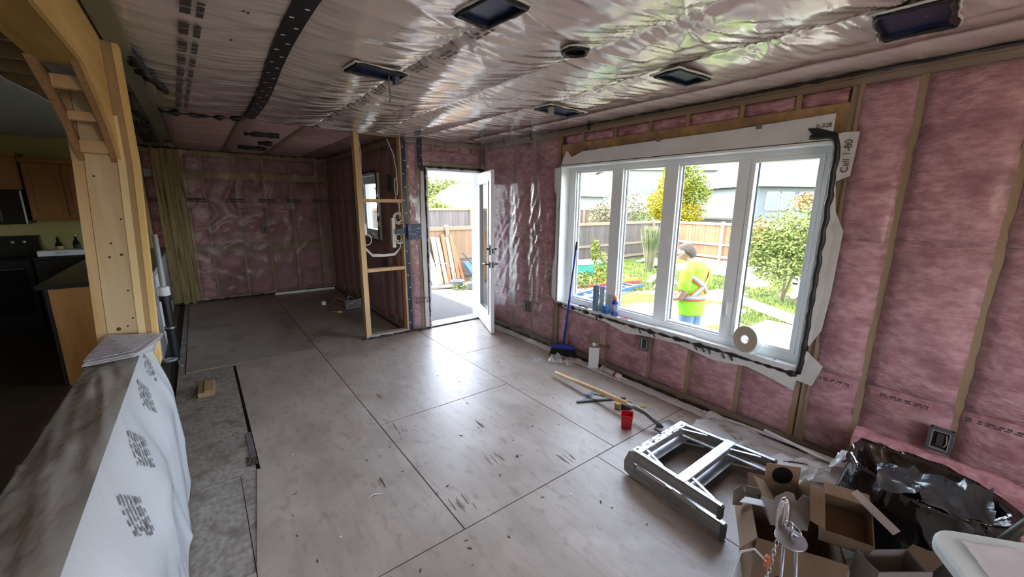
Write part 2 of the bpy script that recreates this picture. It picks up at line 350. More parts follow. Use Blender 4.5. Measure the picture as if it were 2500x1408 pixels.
def dashes(par, items, mat=INK, nm='printed_marking'):
    """flat print: list of (origin, along, up, length, height, seed) drawn as broken type-like strokes"""
    b = MB()
    for o, a, u, L, h, sd in items:
        o, a, u = Vector(o), Vector(a), Vector(u); rr = random.Random(sd)
        for row in range(2):
            t = 0
            while t < L:
                w = rr.uniform(.012, .05)*max(.6, h/.05); k = h*(.42 if row else .3)
                p = o+a*t+u*(row*h*.5)
                b.add([p, p+a*min(w, L-t), p+a*min(w, L-t)+u*k, p+u*k], [(0,1,2,3)]); t += w+rr.uniform(.006, .02)
    return tag(b.build(nm, mat, par), kind='stuff')
# window wall ---------------------------------------------------------
WX = 3.17; Y0, Y1, Z0, Z1 = .83, 3.21, .55, 2.045
SIDING = M('pale_siding', (.6, .6, .58), .7)
wr = struct(MB().box(WX+.14,WX+.19,-2.9,Y0,-.5,2.62).box(WX+.14,WX+.19,Y1,4.96,-.5,2.62).box(WX+.14,WX+.19,Y0,Y1,-.5,Z0).box(WX+.14,WX+.19,Y0,Y1,Z1,2.62).build('wall_right', SIDING),
    'long pink insulated stud wall around the four pane window', 'wall')
full = [4.735, 4.08, 3.70, 3.29, .79, .50, .09, -.32, -.72, -1.13, -1.54, -1.95, -2.36, -2.8]
for y in full: B(WX+.016, WX+.14, y-.019, y+.019, .04, 2.35).build('stud', LUMW, wr)
B(WX, WX+.14, .748, .771, .04, 2.35).build('stud', LUMD, wr); B(WX, WX+.14, 3.236, 3.27, .04, 2.05).build('stud', LUMW, wr)
crip = [3.07, 2.51, 2.01, 1.63, 1.22, .84]
for y in crip: B(WX+.012, WX+.14, y-.019, y+.019, .04, .50).build('stud', LUMW, wr)
for z0, z1 in ((0, .038), (2.35, 2.388), (2.39, 2.428)): B(WX, WX+.14, -2.9, 4.77, z0, z1).build('wall_plate', LUMX, wr)
B(WX, WX+.14, Y0, Y1, .502, .54).build('rough_sill', LUMX, wr)
B(WX+.0, WX+.14, .81, 3.24, 2.05, 2.262).build('header_panel', OSB, wr)
for y in (2.95, 2.55, 2.18, 1.84, 1.43, 1.08): B(WX+.004, WX+.14, y-.015, y+.015, 2.262, 2.35).build('header_block', LUMW, wr)
ys = sorted(full, reverse=True)
for i, (a, b) in enumerate(zip(ys[:-1], ys[1:])):
    if a-b > 1.0: continue
    hi = 3.30 > a > 3.2
    for z0, z1 in ((.04, .57), (.57, 1.45), (1.45, 2.35)) if b < .6 else ((.04, 1.22), (1.22, 2.35)):
        batt(wr, WX, b+(.017 if b < .9 else .020), a-(.017 if b < .9 else .020), z0, z1, 'x', seed=i*3+z0, bul=.012 if b > 3 else .03, nam=.008 if b > 3 else .017)
cs = [3.23]+crip
for i, (a, b) in enumerate(zip(cs[:-1], cs[1:])): batt(wr, WX, b+.016, a-.016, .04, .50, 'x', seed=40+i, bul=.018)
hb = [3.22, 2.95, 2.55, 2.18, 1.84, 1.43, 1.08, .81]
for i, (a, b) in enumerate(zip(hb[:-1], hb[1:])): batt(wr, WX+.002, b+.017, a-.017, 2.264, 2.348, 'x', seed=60+i, bul=.004, nam=.003, step=.04)
def bay(y, st):
    for a, b in zip(st[:-1], st[1:]):
        if b <= y <= a: return (y-b)/(a-b)
    return 0
def film_left(y, z):
    s = bay(y, [4.77, 4.08, 3.70, 3.27]); bl = max(0, sin(pi*s))**.6
    f = abs(nz(y*9 + .7*sin(z*2), z*1.6, 5)); g = abs(nz((y+z*.55)*11, (y-z)*1.2, 8)); h = nz(y*4, z*9, 2)
    near = math.exp(-((z-1.1)/.75)**2)
    return WX-.038-.034*bl - (.014*(.3+near))*(1-f*2.2)*.5 - .013*near*max(0, 1-g*4) + .003*h
film_sheet(wr, film_left, 3.272, 4.765, .01, 2.42, 'x', FILMW, .018, .022)
def film_right(y, z):
    s = bay(y, [.82, .50, .09, -.32, -.72, -1.13, -1.54]); bl = max(0, sin(pi*s))**.5
    return WX-.016-.052*bl-.010*nz(y*5, z*3, 4)-.012*max(0, 1-abs(nz(y*3+z*1.4, z*2-y*1.2, 9))*9)
film_sheet(wr, film_right, -1.5, .80, .01, 2.40, 'x', film('wall_film_slack', (.80,.72,.72), .07, .30, 1.4, bump=.25, bs=(16,16,16), gmix=.8), .03, .03)
def film_low(y, z):
    s = bay(y, [3.27]+crip); bl = max(0, sin(pi*s))**.5
    return WX-.014-.030*bl-.008*nz(y*6, z*6, 12)-.008*max(0, 1-abs(nz(y*5+z*3, z*3, 9))*8)
film_sheet(wr, film_low, .82, 3.27, .01, .50, 'x', MATS['wall_film_slack'], .03, .03)
# printed lines on the film
its = []
for y in (4.5, 4.26, 4.0, 3.8, 3.5): its.append(((WX-.058, y, .55), (0,-1,0), (0,0,1), .20, .016, int(y*10)))
for y, L in ((.70,.17),(.40,.22),(.06,.28),(-.4,.3),(-.8,.3)): its.append(((WX-.082, y, .548), (0,-1,0), (0,0,1), L, .022, int(y*10)))
dashes(wr, its)
sealbead(wr, [(WX-.02, -2.8, 2.425), (WX-.02, 4.7, 2.428)], .020, 3, n=6, blobs=.35)
sealbead(wr, [(WX-.035, -1.5, 2.405), (WX-.03, .8, 2.408), (WX-.02, 2.9, 2.42)], .011, 8)
sealbead(wr, [(WX-.06, -1.5, .012), (WX-.055, 4.7, .012)], .013, 5)
sealbead(wr, [(WX-.02, 4.745, .05), (WX-.02, 4.745, 2.4)], .016, 6)
for y in (3.72, 4.25, 2.86): sealbead(wr, [(WX-.035, y, 2.41), (WX-.04, y-.02, 2.36)], .012, int(y*9))
# flashing membrane round the window
def flash(pts, nm='flashing_strip', x=WX-.05): return MB().prism([(x, y, z) for y, z in pts], (.004, 0, 0)).build(nm, FLASH, wr)
flash([(3.20,2.05),(3.16,2.13),(3.12,2.19),(3.05,2.12),(2.9,2.165),(2.2,2.175),(1.5,2.18),(.855,2.20),(.855,2.05),(.9,2.05)])
flash([(3.21,2.03),(3.30,2.02),(3.295,1.80),(3.255,1.75),(3.25,1.1),(3.29,.9),(3.285,.62),(3.22,.55)])
flash([(.825,2.08),(.80,2.085),(.725,2.08),(.735,1.83),(.80,1.80),(.775,1.62),(.72,1.5),(.725,1.1),(.74,.86),(.79,.74),(.825,.72)])
flash([(.825,.72),(.80,.70),(.70,.62),(.74,.47),(.83,.48),(.84,.40),(1.0,.44),(1.15,.47),(1.4,.44),(1.7,.485),(2.0,.47),(2.25,.44),(2.5,.49),(2.8,.50),(3.1,.52),(3.22,.55),(3.20,.57),(.83,.57)], x=WX-.046)
text('Call 1-80', .052, frame((0,0,1), (0,1,0), (WX-.056, .765, 1.945)), INK, 'printed_marking', wr)
text('0-328', .035, frame((0,-1,0), (0,0,1), (WX-.056, .905, 2.135)), INK, 'printed_marking', wr)
for y, w in ((2.78,.05),(2.05,.02),(1.28,.02)): B(WX-.052, WX-.049, y-w, y+w, 2.165, 2.195).build('tape_scrap', M('grey_tape',(.16,.15,.17),.5), wr)
sealbead(wr, [(WX-.045,.97,2.075),(WX-.05,.84,2.07),(WX-.052,.818,2.0),(WX-.05,.818,.62),(WX-.05,.825,.53)], .017, 21, blobs=.2, n=8)
MB().prism([(WX-.055,.96,2.09),(WX-.055,.99,2.13),(WX-.055,.93,2.125),(WX-.055,.84,2.09),(WX-.055,.83,2.05),(WX-.055,.93,2.06)], (.006,0,0)).build('sealant_bead', SEAL, wr)
sealbead(wr, [(WX-.04,.98,2.062),(WX-.03,3.2,2.05)], .0085, 22, blobs=.4)
sealbead(wr, [(WX-.04,.83,.515),(WX-.045,1.3,.53),(WX-.045,2.2,.525),(WX-.04,3.2,.54)], .013, 23, blobs=1.1)
sealbead(wr, [(WX-.03,3.215,2.05),(WX-.04,3.225,1.6),(WX-.03,3.222,.56)], .009, 24, blobs=.9)
for i, y in enumerate((1.28,1.34,1.45,1.5,1.56,1.95,2.1,2.62)): sealbead(wr, [(WX-.052,y,.535),(WX-.056,y-.02,.50),(WX-.056,y-.03,.485)], .006, 30+i)
# ---- window 1 --------------------------------------------------------
w1 = struct(MB().box(WX-.045,WX+.09,Y0,Y1,Z0-.022,Z0).box(WX-.045,WX+.09,Y0,Y1,Z1-.018,Z1).box(WX-.045,WX+.09,Y0,Y0+.018,Z0,Z1-.018).box(WX-.045,WX+.09,Y1-.018,Y1,Z0,Z1-.018).build('window_1', VINYL, bevel=.003),
    'wide white four pane picture window looking onto the back yard', 'window')
fx0, fx1 = WX+.08, WX+.16
b = MB(); b.box(fx0,fx1,Y0,Y1,Z0,Z0+.065).box(fx0,fx1,Y0,Y1,Z1-.06,Z1).box(fx0,fx1,Y0,Y0+.075,Z0+.065,Z1-.06).box(fx0,fx1,Y1-.11,Y1,Z0+.065,Z1-.06)
b.build('window_frame', VINYL, w1, bevel=.004)
mull = [(2.485,2.61),(1.92,2.045),(1.345,1.435)]
for a, c in mull: B(fx0-.004, fx1, a, c, Z0+.065, Z1-.06).build('mullion', VINYL, w1, bevel=.004)
panes = [(2.61,3.10),(2.045,2.485),(1.435,1.92),(.905,1.345)]
for i, (a, c) in enumerate(panes):
    e = .014; z0, z1 = Z0+.065, Z1-.06; x0, x1 = fx0+.018, fx1-.004
    if i == 3: e = .03; x0 = fx0-.012
    bd = MB().box(x0,x1,a,c,z0,z0+e).box(x0,x1,a,c,z1-e,z1).box(x0,x1,a,a+e,z0+e,z1-e).box(x0,x1,c-e,c,z0+e,z1-e).build('casement_sash' if i == 3 else 'glazing_bead', VINYL, w1, bevel=.003)
    B(fx0+.045, fx0+.053, a+e, c-e, z0+e, z1-e).build('pane', GLASS, w1)
    sp = .006; bb = MB()
    for xx in (fx0+.0445, fx0+.0575):
        bb.box(xx-.001, xx, a+e, a+e+sp, z0+e, z1-e).box(xx-.001, xx, c-e-sp, c-e, z0+e, z1-e)
    bb.build('spacer_bar', M('spacer',(.03,.05,.06),.4), w1)
lk = MB().tube([(fx0-.02,1.39,.80),(fx0-.03,1.388,.86),(fx0-.022,1.392,.91)], [.006,.009,.005], 8).box(fx0-.012,fx0-.003,1.372,1.408,.77,.90)
lk.build('sash_lock', VINYL, w1, smooth=False)
B(WX+.01, WX+.075, 1.62, 1.98, Z0, Z0+.008).build('loose_trim_strip', VINYL, w1)
# ---- door wall ----------------------------------------------------------
DY = 4.77; dx0, dx1, dz1 = 2.305, 3.115, 2.075
wd = struct(MB().box(2.17,dx0,DY+.14,DY+.19,-.5,2.62).box(dx1,WX+.19,DY+.14,DY+.19,-.5,2.62).box(dx0,dx1,DY+.14,DY+.19,dz1,2.62).box(dx0,dx1,DY+.14,DY+.19,-.5,-.02).build('wall_door', SIDING),
    'short pink insulated wall holding the open back door', 'wall')
for x0, x1 in ((2.035,2.073),(2.19,2.225),(3.128,3.166)): B(x0, x1, DY, DY+.138, .04, 2.35).build('stud', LUMW, wd)
B(2.225, 3.128, DY, DY+.138, dz1+.03, dz1+.068).build('door_lintel', LUMW, wd)
for z0, z1 in ((2.35, 2.388), (2.39, 2.428)): B(2.0, WX-.005, DY, DY+.138, z0, z1).build('wall_plate', LUMX, wd)
for x in (2.42, 2.62, 2.82, 3.0): B(x-.016, x+.016, DY+.003, DY+.138, 2.29, 2.35).build('header_block', LUMW, wd)
batt(wd, DY, 2.075, 2.19, .02, 1.2, 'y', seed=71, bul=.02); batt(wd, DY, 2.075, 2.19, 1.2, 2.35, 'y', seed=72, bul=.02)
batt(wd, DY, 2.24, 3.12, 2.145, 2.29, 'y', seed=73, bul=.012, nam=.005)
for a, c in ((2.24,2.4),(2.44,2.6),(2.64,2.8),(2.84,2.98),(3.02,3.12)): batt(wd, DY, a, c, 2.285, 2.35, 'y', seed=75+a, bul=.004, nam=.003)
film_sheet(wd, lambda x, z: DY-.030-.012*max(0, 1-abs(nz(x*14+z*2, z*2.2, 3))*5)-.006*nz(x*9, z*4), 2.06, 2.23, .01, 2.40, 'y', FILMW, .016, .03)
film_sheet(wd, lambda x, z: DY-.026-.008*max(0, 1-abs(nz(x*5, z*8, 6))*5), 2.23, 3.15, 2.09, 2.41, 'y', FILMW, .03, .03)
MB().prism([(2.225,DY-.046,2.02),(2.262,DY-.046,2.02),(2.265,DY-.046,1.7),(2.275,DY-.046,1.3),(2.27,DY-.046,.9),(2.275,DY-.046,.4),(2.28,DY-.046,.03),(2.222,DY-.046,.03),(2.218,DY-.046,.7),(2.205,DY-.046,1.25),(2.215,DY-.046,1.6)], (0,.004,0)).build('flashing_strip', FLASH, wd)
dashes(wd, [((2.09,DY-.055,.37),(1,0,0),(0,0,1),.17,.03,5),((2.10,DY-.055,.42),(1,0,0),(0,0,1),.17,.03,8)])
def tape(par, pts, w, nrm, mat, nm='sealing_tape', dots=0, dotr=.008, sd=1, along=None):
    """tape ribbon along pts; nrm = facing direction; optional printed dots"""
    n = Vector(nrm); P = [Vector(p) for p in pts]; b = MB(); d = MB()
    L = []; Rr = []
    for i, p in enumerate(P):
        t = (P[min(i+1, len(P)-1)]-P[max(i-1, 0)]).normalized(); s = t.cross(n).normalized()
        L.append(p-s*w/2); Rr.append(p+s*w/2)
    k = len(P); b.add(L+Rr, [(i, i+1, k+i+1, k+i) for i in range(k-1)])
    o = b.build(nm, mat, par, solid=.0015)
    if dots:
        tot = sum((P[i+1]-P[i]).length for i in range(k-1)); acc = 0; nxt = dots*.6; q = 0
        for i in range(k-1):
            seg = P[i+1]-P[i]; t = seg.normalized(); s = t.cross(n).normalized()
            while nxt < acc+seg.length:
                c = P[i]+t*(nxt-acc)+s*(w*.22*(1 if q % 2 else -1))+n*.002
                d.add([c+(s*cos(a)+t*sin(a)*.8)*dotr for a in [j*pi/5 for j in range(10)]], [tuple(range(10))]); nxt += dots; q += 1
            acc += seg.length
        d.build('printed_logo', LOGO, par)
    return o
tape(wd, [(2.225,DY-.05,2.05),(2.218,DY-.05,2.2),(2.225,DY-.05,2.40)], .055, (0,-1,0), BTAPE, dots=.10, dotr=.009)
sealbead(wd, [(2.03,DY-.02,2.428),(3.15,DY-.02,2.428)], .014, 40, blobs=.8)
sealbead(wd, [(2.30,DY-.02,.03),(2.296,DY-.025,1.0),(2.292,DY-.03,2.08),(3.12,DY-.02,2.085)], .010, 41, blobs=.8)
sealbead(wd, [(2.05,DY-.03,.012),(2.3,DY-.03,.012)], .010, 42, blobs=.8)
# door 1
d1 = struct(MB().box(dx0,dx0+.03,DY-.012,DY+.17,.0,dz1-.03).box(dx1-.03,dx1,DY-.012,DY+.17,0,dz1-.03).box(dx0,dx1,DY-.012,DY+.17,dz1-.03,dz1).build('door_1', DOORW, bevel=.003),
    'open white back door with one tall glass lite and black handles', 'door')
B(dx0+.03, dx1-.03, DY-.02, DY+.18, .0, .022).build('threshold', M('threshold_metal', (.55,.55,.56), .4, .6), d1, bevel=.003)
B(dx0+.03, dx1-.03, DY-.028, DY-.019, .0, .012).build('dark_weather_strip', GASK, d1)
hx, hy = 3.072, 4.755; fxx, fyy = 2.80, 4.045
du = Vector((fxx-hx, fyy-hy, 0)); DL = du.length; du.normalize(); dnn = Vector((-du.y, du.x, 0))   # dnn points to +X side
def dpt(u, t, z): return Vector((hx, hy, 0))+du*u+dnn*t+Vector((0,0,z))
def dbox(b, u0, u1, t0, t1, z0, z1):
    return b.obox((dpt(u0,t0,z0)+dpt(u1,t1,z1))/2, du*(u1-u0)/2, dnn*(t1-t0)/2, Vector((0,0,(z1-z0)/2)))
T = .044; b = MB(); zt = 2.035
dbox(b,0,.13,0,T,.015,zt); dbox(b,DL-.13,DL,0,T,.015,zt); dbox(b,.13,DL-.13,0,T,.015,.24); dbox(b,.13,DL-.13,0,T,zt-.13,zt)
b.build('door_slab', DOORW, d1, bevel=.002)
b = MB()
for t0, t1 in ((-.010,.004),(T-.004,T+.010)):
    dbox(b,.12,.15,t0,t1,.23,zt-.12); dbox(b,DL-.15,DL-.12,t0,t1,.23,zt-.12); dbox(b,.15,DL-.15,t0,t1,.23,.26); dbox(b,.15,DL-.15,t0,t1,zt-.15,zt-.12)
b.build('lite_frame', DOORW, d1, bevel=.003)
dbox(MB(), .13, DL-.13, T/2-.004, T/2+.004, .24, zt-.13).build('pane', GLASS, d1)
for s in (-1, 1):
    t = -.012 if s < 0 else T+.012
    h = MB(); dbox(h, DL-.085, DL-.04, min(t, t-s*.014), max(t, t-s*.014), .86, .93)
    h.tube([dpt(DL-.06,t,.90), dpt(DL-.06,t+s*.045,.90), dpt(DL-.085,t+s*.05,.90), dpt(DL-.17,t+s*.05,.895)], .009, 8)
    h.build('lever_handle', BLACK, d1)
    h = MB(); dbox(h, DL-.09, DL-.035, min(t, t-s*.016), max(t, t-s*.016), 1.02, 1.14 if s < 0 else 1.20)
    h.tube([dpt(DL-.062,t,1.09), dpt(DL-.062,t+s*.03,1.09)], .012, 8).build('deadbolt', BLACK, d1)
b = MB(); dbox(b, DL-.001, DL+.0015, .012, .032, 1.04, 1.10); dbox(b, DL-.001, DL+.0015, .012, .032, .865, .935); b.build('latch_plate', BLACK, d1)
for z in (.25, 1.02, 1.8): MB().tube([dpt(0,T+.004,z-.045), dpt(0,T+.004,z+.045)], .007, 8).build('hinge', GALV, d1)
# ---- partition frame beside the door -------------------------------------
pf = struct(B(1.46, 1.505, DY, DY+.09, .04, 2.40).build('wall_partition', LUM), 'bare lumber stud bay standing left of the back door', 'wall')
B(1.505, 1.52, DY+.004, DY+.086, .04, 2.38).build('stud', LUM, pf); B(1.985, 2.03, DY, DY+.09, .04, 2.40).build('stud', LUM, pf)
B(1.52, 1.985, DY, DY+.09, 1.645, 1.683).build('block', LUM, pf); B(1.52, 1.985, DY, DY+.09, .825, .863).build('block', LUM, pf)
B(1.46, 2.03, DY, DY+.09, 0, .038).build('bottom_plate', M('pale_plate', (.50,.42,.36), .8), pf); B(1.46, 2.03, DY, DY+.09, 2.402, 2.43).build('top_plate', LUM, pf)
tape(pf, [(2.035,DY-.008,.03),(2.03,DY-.008,.8),(2.02,DY-.008,1.6),(2.03,DY-.008,2.38)], .05, (0,-1,0), BTAPE, dots=.155, dotr=.010)
bw_ = MB().prism([(2.03,DY-.05,1.20),(2.20,DY-.05,1.20),(2.205,DY-.05,1.39),(2.03,DY-.05,1.385)], (0,.03,0)).build('taped_box', BTAPE, pf)
q = MB()
for i in range(16):
    x, z = random.uniform(2.04,2.19), random.uniform(1.21,1.38); a = random.uniform(0,pi)
    r1 = random.uniform(.012,.028); q.add([(x+r1*cos(a),DY-.0515,z+r1*sin(a)),(x-r1*.3*sin(a),DY-.0515,z+r1*.3*cos(a)),(x-r1*cos(a),DY-.0515,z-r1*sin(a)),(x+r1*.3*sin(a),DY-.0515,z-r1*.3*cos(a))],[(0,1,2,3)])
q.build('printed_logo', M('blue_white_print', (.25,.30,.45), .5), pf)
B(1.89, 2.03, DY-.004, DY+.02, 1.27, 1.33).build('taped_cable_lead', BTAPE, pf)
sealbead(pf, [(1.42,DY-.01,.012),(1.7,DY-.025,.012),(2.03,DY-.02,.012)], .013, 50, blobs=.9)
sealbead(pf, [(1.0,4.72,2.425),(1.45,DY-.01,2.425),(2.03,DY-.01,2.425)], .016, 51, blobs=1.0)
B(1.86, 1.90, DY+.03, DY+.075, 1.10, 1.46).build('wire_channel', M('cream_plastic',(.70,.66,.54),.6), pf)
# ---- alcove walls ----------------------------------------------------------
wi = struct(MB().box(2.14,2.19,DY+.10,5.55,-.5,2.62).box(2.14,2.19,6.47,8.6,-.5,2.62).box(2.14,2.19,5.55,6.47,-.5,1.15).box(2.14,2.19,5.55,6.47,2.03,2.62).build('wall_inner', SIDING),
    'dim brownish pink insulated alcove wall with the small window', 'wall')
iy = [4.90, 5.18, 5.53, 6.49, 6.9, 7.3, 7.7, 8.28]
for y in iy: B(2.0, 2.14, y-.019, y+.019, .04, 2.35).build('stud', LUMD, wi)
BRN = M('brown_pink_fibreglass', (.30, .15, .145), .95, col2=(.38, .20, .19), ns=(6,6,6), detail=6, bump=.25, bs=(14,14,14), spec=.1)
for i, (a, c) in enumerate(zip(iy[:-1], iy[1:])):
    if a == 5.53:
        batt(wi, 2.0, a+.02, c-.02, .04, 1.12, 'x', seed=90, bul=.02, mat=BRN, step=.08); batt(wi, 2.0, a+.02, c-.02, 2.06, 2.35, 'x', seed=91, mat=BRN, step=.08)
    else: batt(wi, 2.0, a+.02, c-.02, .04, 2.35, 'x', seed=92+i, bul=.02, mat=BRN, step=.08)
for z0, z1 in ((0,.038),(2.35,2.428)): B(2.0, 2.14, DY+.10, 8.3, z0, z1).build('wall_plate', LUMD, wi)
FN = lambda y, z: 1.962-.008*nz(y*4, z*3, 7)
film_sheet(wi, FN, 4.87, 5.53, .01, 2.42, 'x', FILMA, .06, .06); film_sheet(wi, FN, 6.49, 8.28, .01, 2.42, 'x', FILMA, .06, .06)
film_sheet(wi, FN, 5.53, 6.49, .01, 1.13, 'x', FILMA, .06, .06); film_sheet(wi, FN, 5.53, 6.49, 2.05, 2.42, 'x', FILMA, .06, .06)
sealbead(wi, [(1.965,4.9,2.425),(1.965,8.25,2.425)], .014, 60, blobs=.9); sealbead(wi, [(1.955,4.9,.012),(1.955,8.25,.012)], .014, 61)
sealbead(wi, [(1.95,5.53,1.13),(1.95,5.53,2.05),(1.95,6.49,2.05),(1.95,6.49,1.13),(1.95,5.53,1.13)], .010, 62, blobs=.8)
dashes(wi, [((1.94,y,1.63),(0,-1,0),(0,0,1),.10,.055,int(y*7)) for y in (8.1,7.55,7.0,6.75)])
w2 = struct(MB().box(1.975,2.10,5.55,6.47,1.13,1.15).box(1.975,2.10,5.55,6.47,2.01,2.03).box(1.975,2.10,5.55,5.57,1.15,2.01).box(1.975,2.10,6.45,6.47,1.15,2.01).build('window_2', VINYL),
    'small white framed casement window in the alcove wall', 'window')
b = MB().box(2.07,2.16,5.57,6.45,1.15,1.21).box(2.07,2.16,5.57,6.45,1.95,2.01).box(2.07,2.16,5.57,5.64,1.21,1.95).box(2.07,2.16,6.38,6.45,1.21,1.95); b.build('window_frame', VINYL, w2, bevel=.003)
b = MB().box(2.06,2.14,5.64,6.38,1.21,1.25).box(2.06,2.14,5.64,6.38,1.91,1.95).box(2.06,2.14,5.64,5.69,1.25,1.91).box(2.06,2.14,6.33,6.38,1.25,1.91); b.build('casement_sash', VINYL, w2, bevel=.003)
B(2.105, 2.112, 5.69, 6.33, 1.25, 1.91).build('pane', GLASS, w2)
MB().box(2.02,2.06,5.9,6.02,1.15,1.18).tube([(2.03,5.95,1.18),(2.0,5.93,1.20),(1.99,5.86,1.195)], .007, 6).build('crank_handle', VINYL, w2)
wb = struct(B(-4.2, 2.19, 8.44, 8.5, -.5, 2.62).build('wall_back', SIDING), 'shadowed pink insulated wall at the far end of the alcove', 'wall')
bx = [-.10, .13, .57, .97, 1.38, 1.82, 1.98]
for x in bx: B(x-.019, x+.019, 8.3, 8.44, .04, 2.35).build('stud', LUMW, wb)
B(-.62, -.58, 8.3, 8.44, .04, 2.35).build('stud', LUM, wb)
for a, c in zip([-.58]+bx[:-1], bx):
    for z0, z1 in ((.04,.79),(.91,1.99),(2.11,2.35)): batt(wb, 8.3, a+.02, c-.02, z0, z1, 'y', seed=110+a+z0, bul=.015, step=.07, mat=PINK if a < .1 else PINKA)  # shade-toned pink everywhere but the brighter left end
for a, c in zip(bx[:-1], bx[1:]): 
    B(a+.019, c-.019, 8.303, 8.36, 1.99, 2.11).build('nailing_board', LUMD, wb); B(a+.019, c-.019, 8.303, 8.36, .79, .91).build('nailing_board', LUMX, wb)
for z0, z1 in ((0,.038),(2.35,2.428)): B(-.62, 2.0, 8.3, 8.44, z0, z1).build('wall_plate', LUMD, wb)
# built-up post of strandboard and studs at the left end
PW = M('weathered_post', (.24,.17,.075), .8, col2=(.38,.28,.13), ns=(24,24,1.5), detail=5, col3=(.12,.085,.04), ns3=(30,30,2), lo3=.55, hi3=.66)
for i, (x0, x1, d) in enumerate(((-.46,-.345,.0),(-.343,-.285,-.03),(-.283,-.235,.0),(-.233,-.185,-.02),(-.183,-.125,.0))): B(x0, x1, 8.2+d, 8.30, 0, 2.40).build('post_ply', PW, wb)
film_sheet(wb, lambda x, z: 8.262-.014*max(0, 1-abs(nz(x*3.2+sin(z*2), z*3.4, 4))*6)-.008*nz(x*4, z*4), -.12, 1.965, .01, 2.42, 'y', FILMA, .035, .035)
dashes(wb, [((x-.12,8.235,1.62),(1,0,0),(0,0,1),.25,.065,int(x*9)+3) for x in (-.44,.02,.53,.98,1.40,1.82)])
sealbead(wb, [(-.6,8.25,2.425),(1.97,8.25,2.425)], .016, 70, blobs=1.0); sealbead(wb, [(-.5,8.18,.012),(.9,8.24,.012),(1.95,8.24,.012)], .016, 71, blobs=.9)
# rear and side walls, behind the camera (opening added to brighten the room with skylight)
struct(MB().box(-4.2,-.1,-3.0,-2.9,-.3,2.62).box(1.3,3.36,-3.0,-2.9,-.3,2.62).box(-.1,1.3,-3.0,-2.9,2.1,2.62).box(-.1,1.3,-3.0,-2.9,-.3,.85).build('wall_rear', M('rear_wall', (.55,.42,.42), .9)), 'wall behind the room with a wide window opening', 'wall')
struct(B(-4.3, -4.2, -3.0, 8.5, -.3, 2.62).build('wall_left', KWALL), 'olive painted far side wall of the kitchen', 'wall')

# roof slabs; alcove eave is added and stretched to keep sun out of the door
RB = M('roof_deck', (.12,.10,.09), .9)
struct(B(-4.6, 2.85, 5.2, 8.9, 2.64, 2.72).build('roof', RB), 'roof deck over the kitchen and alcove with a short eave', 'roof')
struct(B(-4.6, 3.72, -3.3, 5.19, 2.64, 2.72).build('roof', RB), 'roof deck over the main room with a short eave', 'roof')
# ================================================================== CEILING
ce = struct(B(-.62, 3.36, -3.0, 8.5, 2.52, 2.62).build('ceiling', M('roof_board', (.25,.2,.15), .9)), 'low ceiling of pink insulation behind shiny wrinkled poly sheeting', 'ceiling')
LN = [-.17, .47, 1.06, 1.66, 2.20, 2.80, 3.17]
PIN = [(1.06,1.72,.030),(1.70,1.02,.026),(1.66,2.62,.018),(2.16,1.86,.020),(2.2,.9,.018),(1.06,1.35,.02)]
def zc(x, y):
    for a, c in zip(LN[:-1], LN[1:]):
        if a <= x <= c: break
    s = min(max((x-a)/(c-a), 0), 1); d = min(x-a, c-x)
    i = LN.index(a); amp = (.030, .055, .066, .058, .046, .020)[i]
    near = a if x-a < c-x else c
    ga = .25+.95*max(0, .45+nz(y*1.1, near*3, 2)) if near > .6 and near < 2.6 else (.16 if near > .3 and near < .6 else .10)
    fade = min(1, max(0, (4.75-y)/.12))
    z = 2.422 - amp*max(0, sin(pi*s))**.55*(.8+.35*nz(x*1.5, y*.8, 4))*(.35+.65*fade)
    k = 1 if near == a else -1
    yy = y + k*(.30 if near < 1.5 else .45)*d + .05*nz(x*2.5, y*2, 7)
    f1 = abs(sin(41*yy + 4.5*nz(y*2.3, near*2.7, 1))); f2 = abs(sin(17*yy + 5*nz(y*1.1, near*1.9, 5)))
    sharp = 1-f1**.6
    z -= (.019*sharp*math.exp(-d/.13) + .013*(1-f2)*math.exp(-d/.28))*ga*fade*min(1, d/.02+.15)
    z -= .005*(1-2*abs(nz(yy*22, x*1.3+near, 6)))*ga*fade
    for px_, py_, A in PIN:
        q = math.hypot(x-px_, (y-py_)); 
        if q < .8:
            t = math.atan2(y-py_, x-px_)
            z -= A*.75*math.exp(-q/.20)*(1-abs(sin(t*5.5+3*nz(px_, py_))))**2*min(1, q/.04)
    return z-.004*nz(x*6, y*6, 3)
for i, (a, c) in enumerate(zip(LN[:-1], LN[1:])):
    for y0 in (-1.5, -.28, .94, 2.16, 3.38):
        y1 = min(y0+1.215, 4.77)
        MB().grid(lambda u, v: (a+.01+(c-a-.02)*u, y0+(y1-y0)*v, 2.50 if u in (0,1) else max(zc(a+.01+(c-a-.02)*u, y0+(y1-y0)*v)+.018, 2.372)+.012*nz(u*9+i, v*20, y0)), 8, 24).build('insulation_batt', PINKD, ce, smooth=True)
for i, (a, c) in enumerate(zip(LN[:-1], LN[1:])):
    if a < 1.9:
        for y0 in (4.79, 6.0, 7.2):
            c2 = min(c, 2.0); y1 = min(y0+1.19, 8.3)
            MB().grid(lambda u, v: (a+.01+(c2-a-.02)*u, y0+(y1-y0)*v, 2.49 if u in (0,1) or v in (0,1) else 2.425+.006*nz(u*7+i, v*9, y0)), 8, 14).build('insulation_batt', BRN if i > 2 else PINKD, ce, smooth=True)
for x in LN[1:-1]: B(x-.019, x+.019, -1.6, 8.3 if x < 2 else 4.77, 2.44, 2.52).build('ceiling_joist', LUMD, ce)
fi = MB()
fi.grid(lambda u, v: (-.17+3.335*u, -1.4+6.16*v, zc(-.17+3.335*u, -1.4+6.16*v)), 130, 540)
fi.build('vapour_barrier', FILMC, ce, smooth=True)
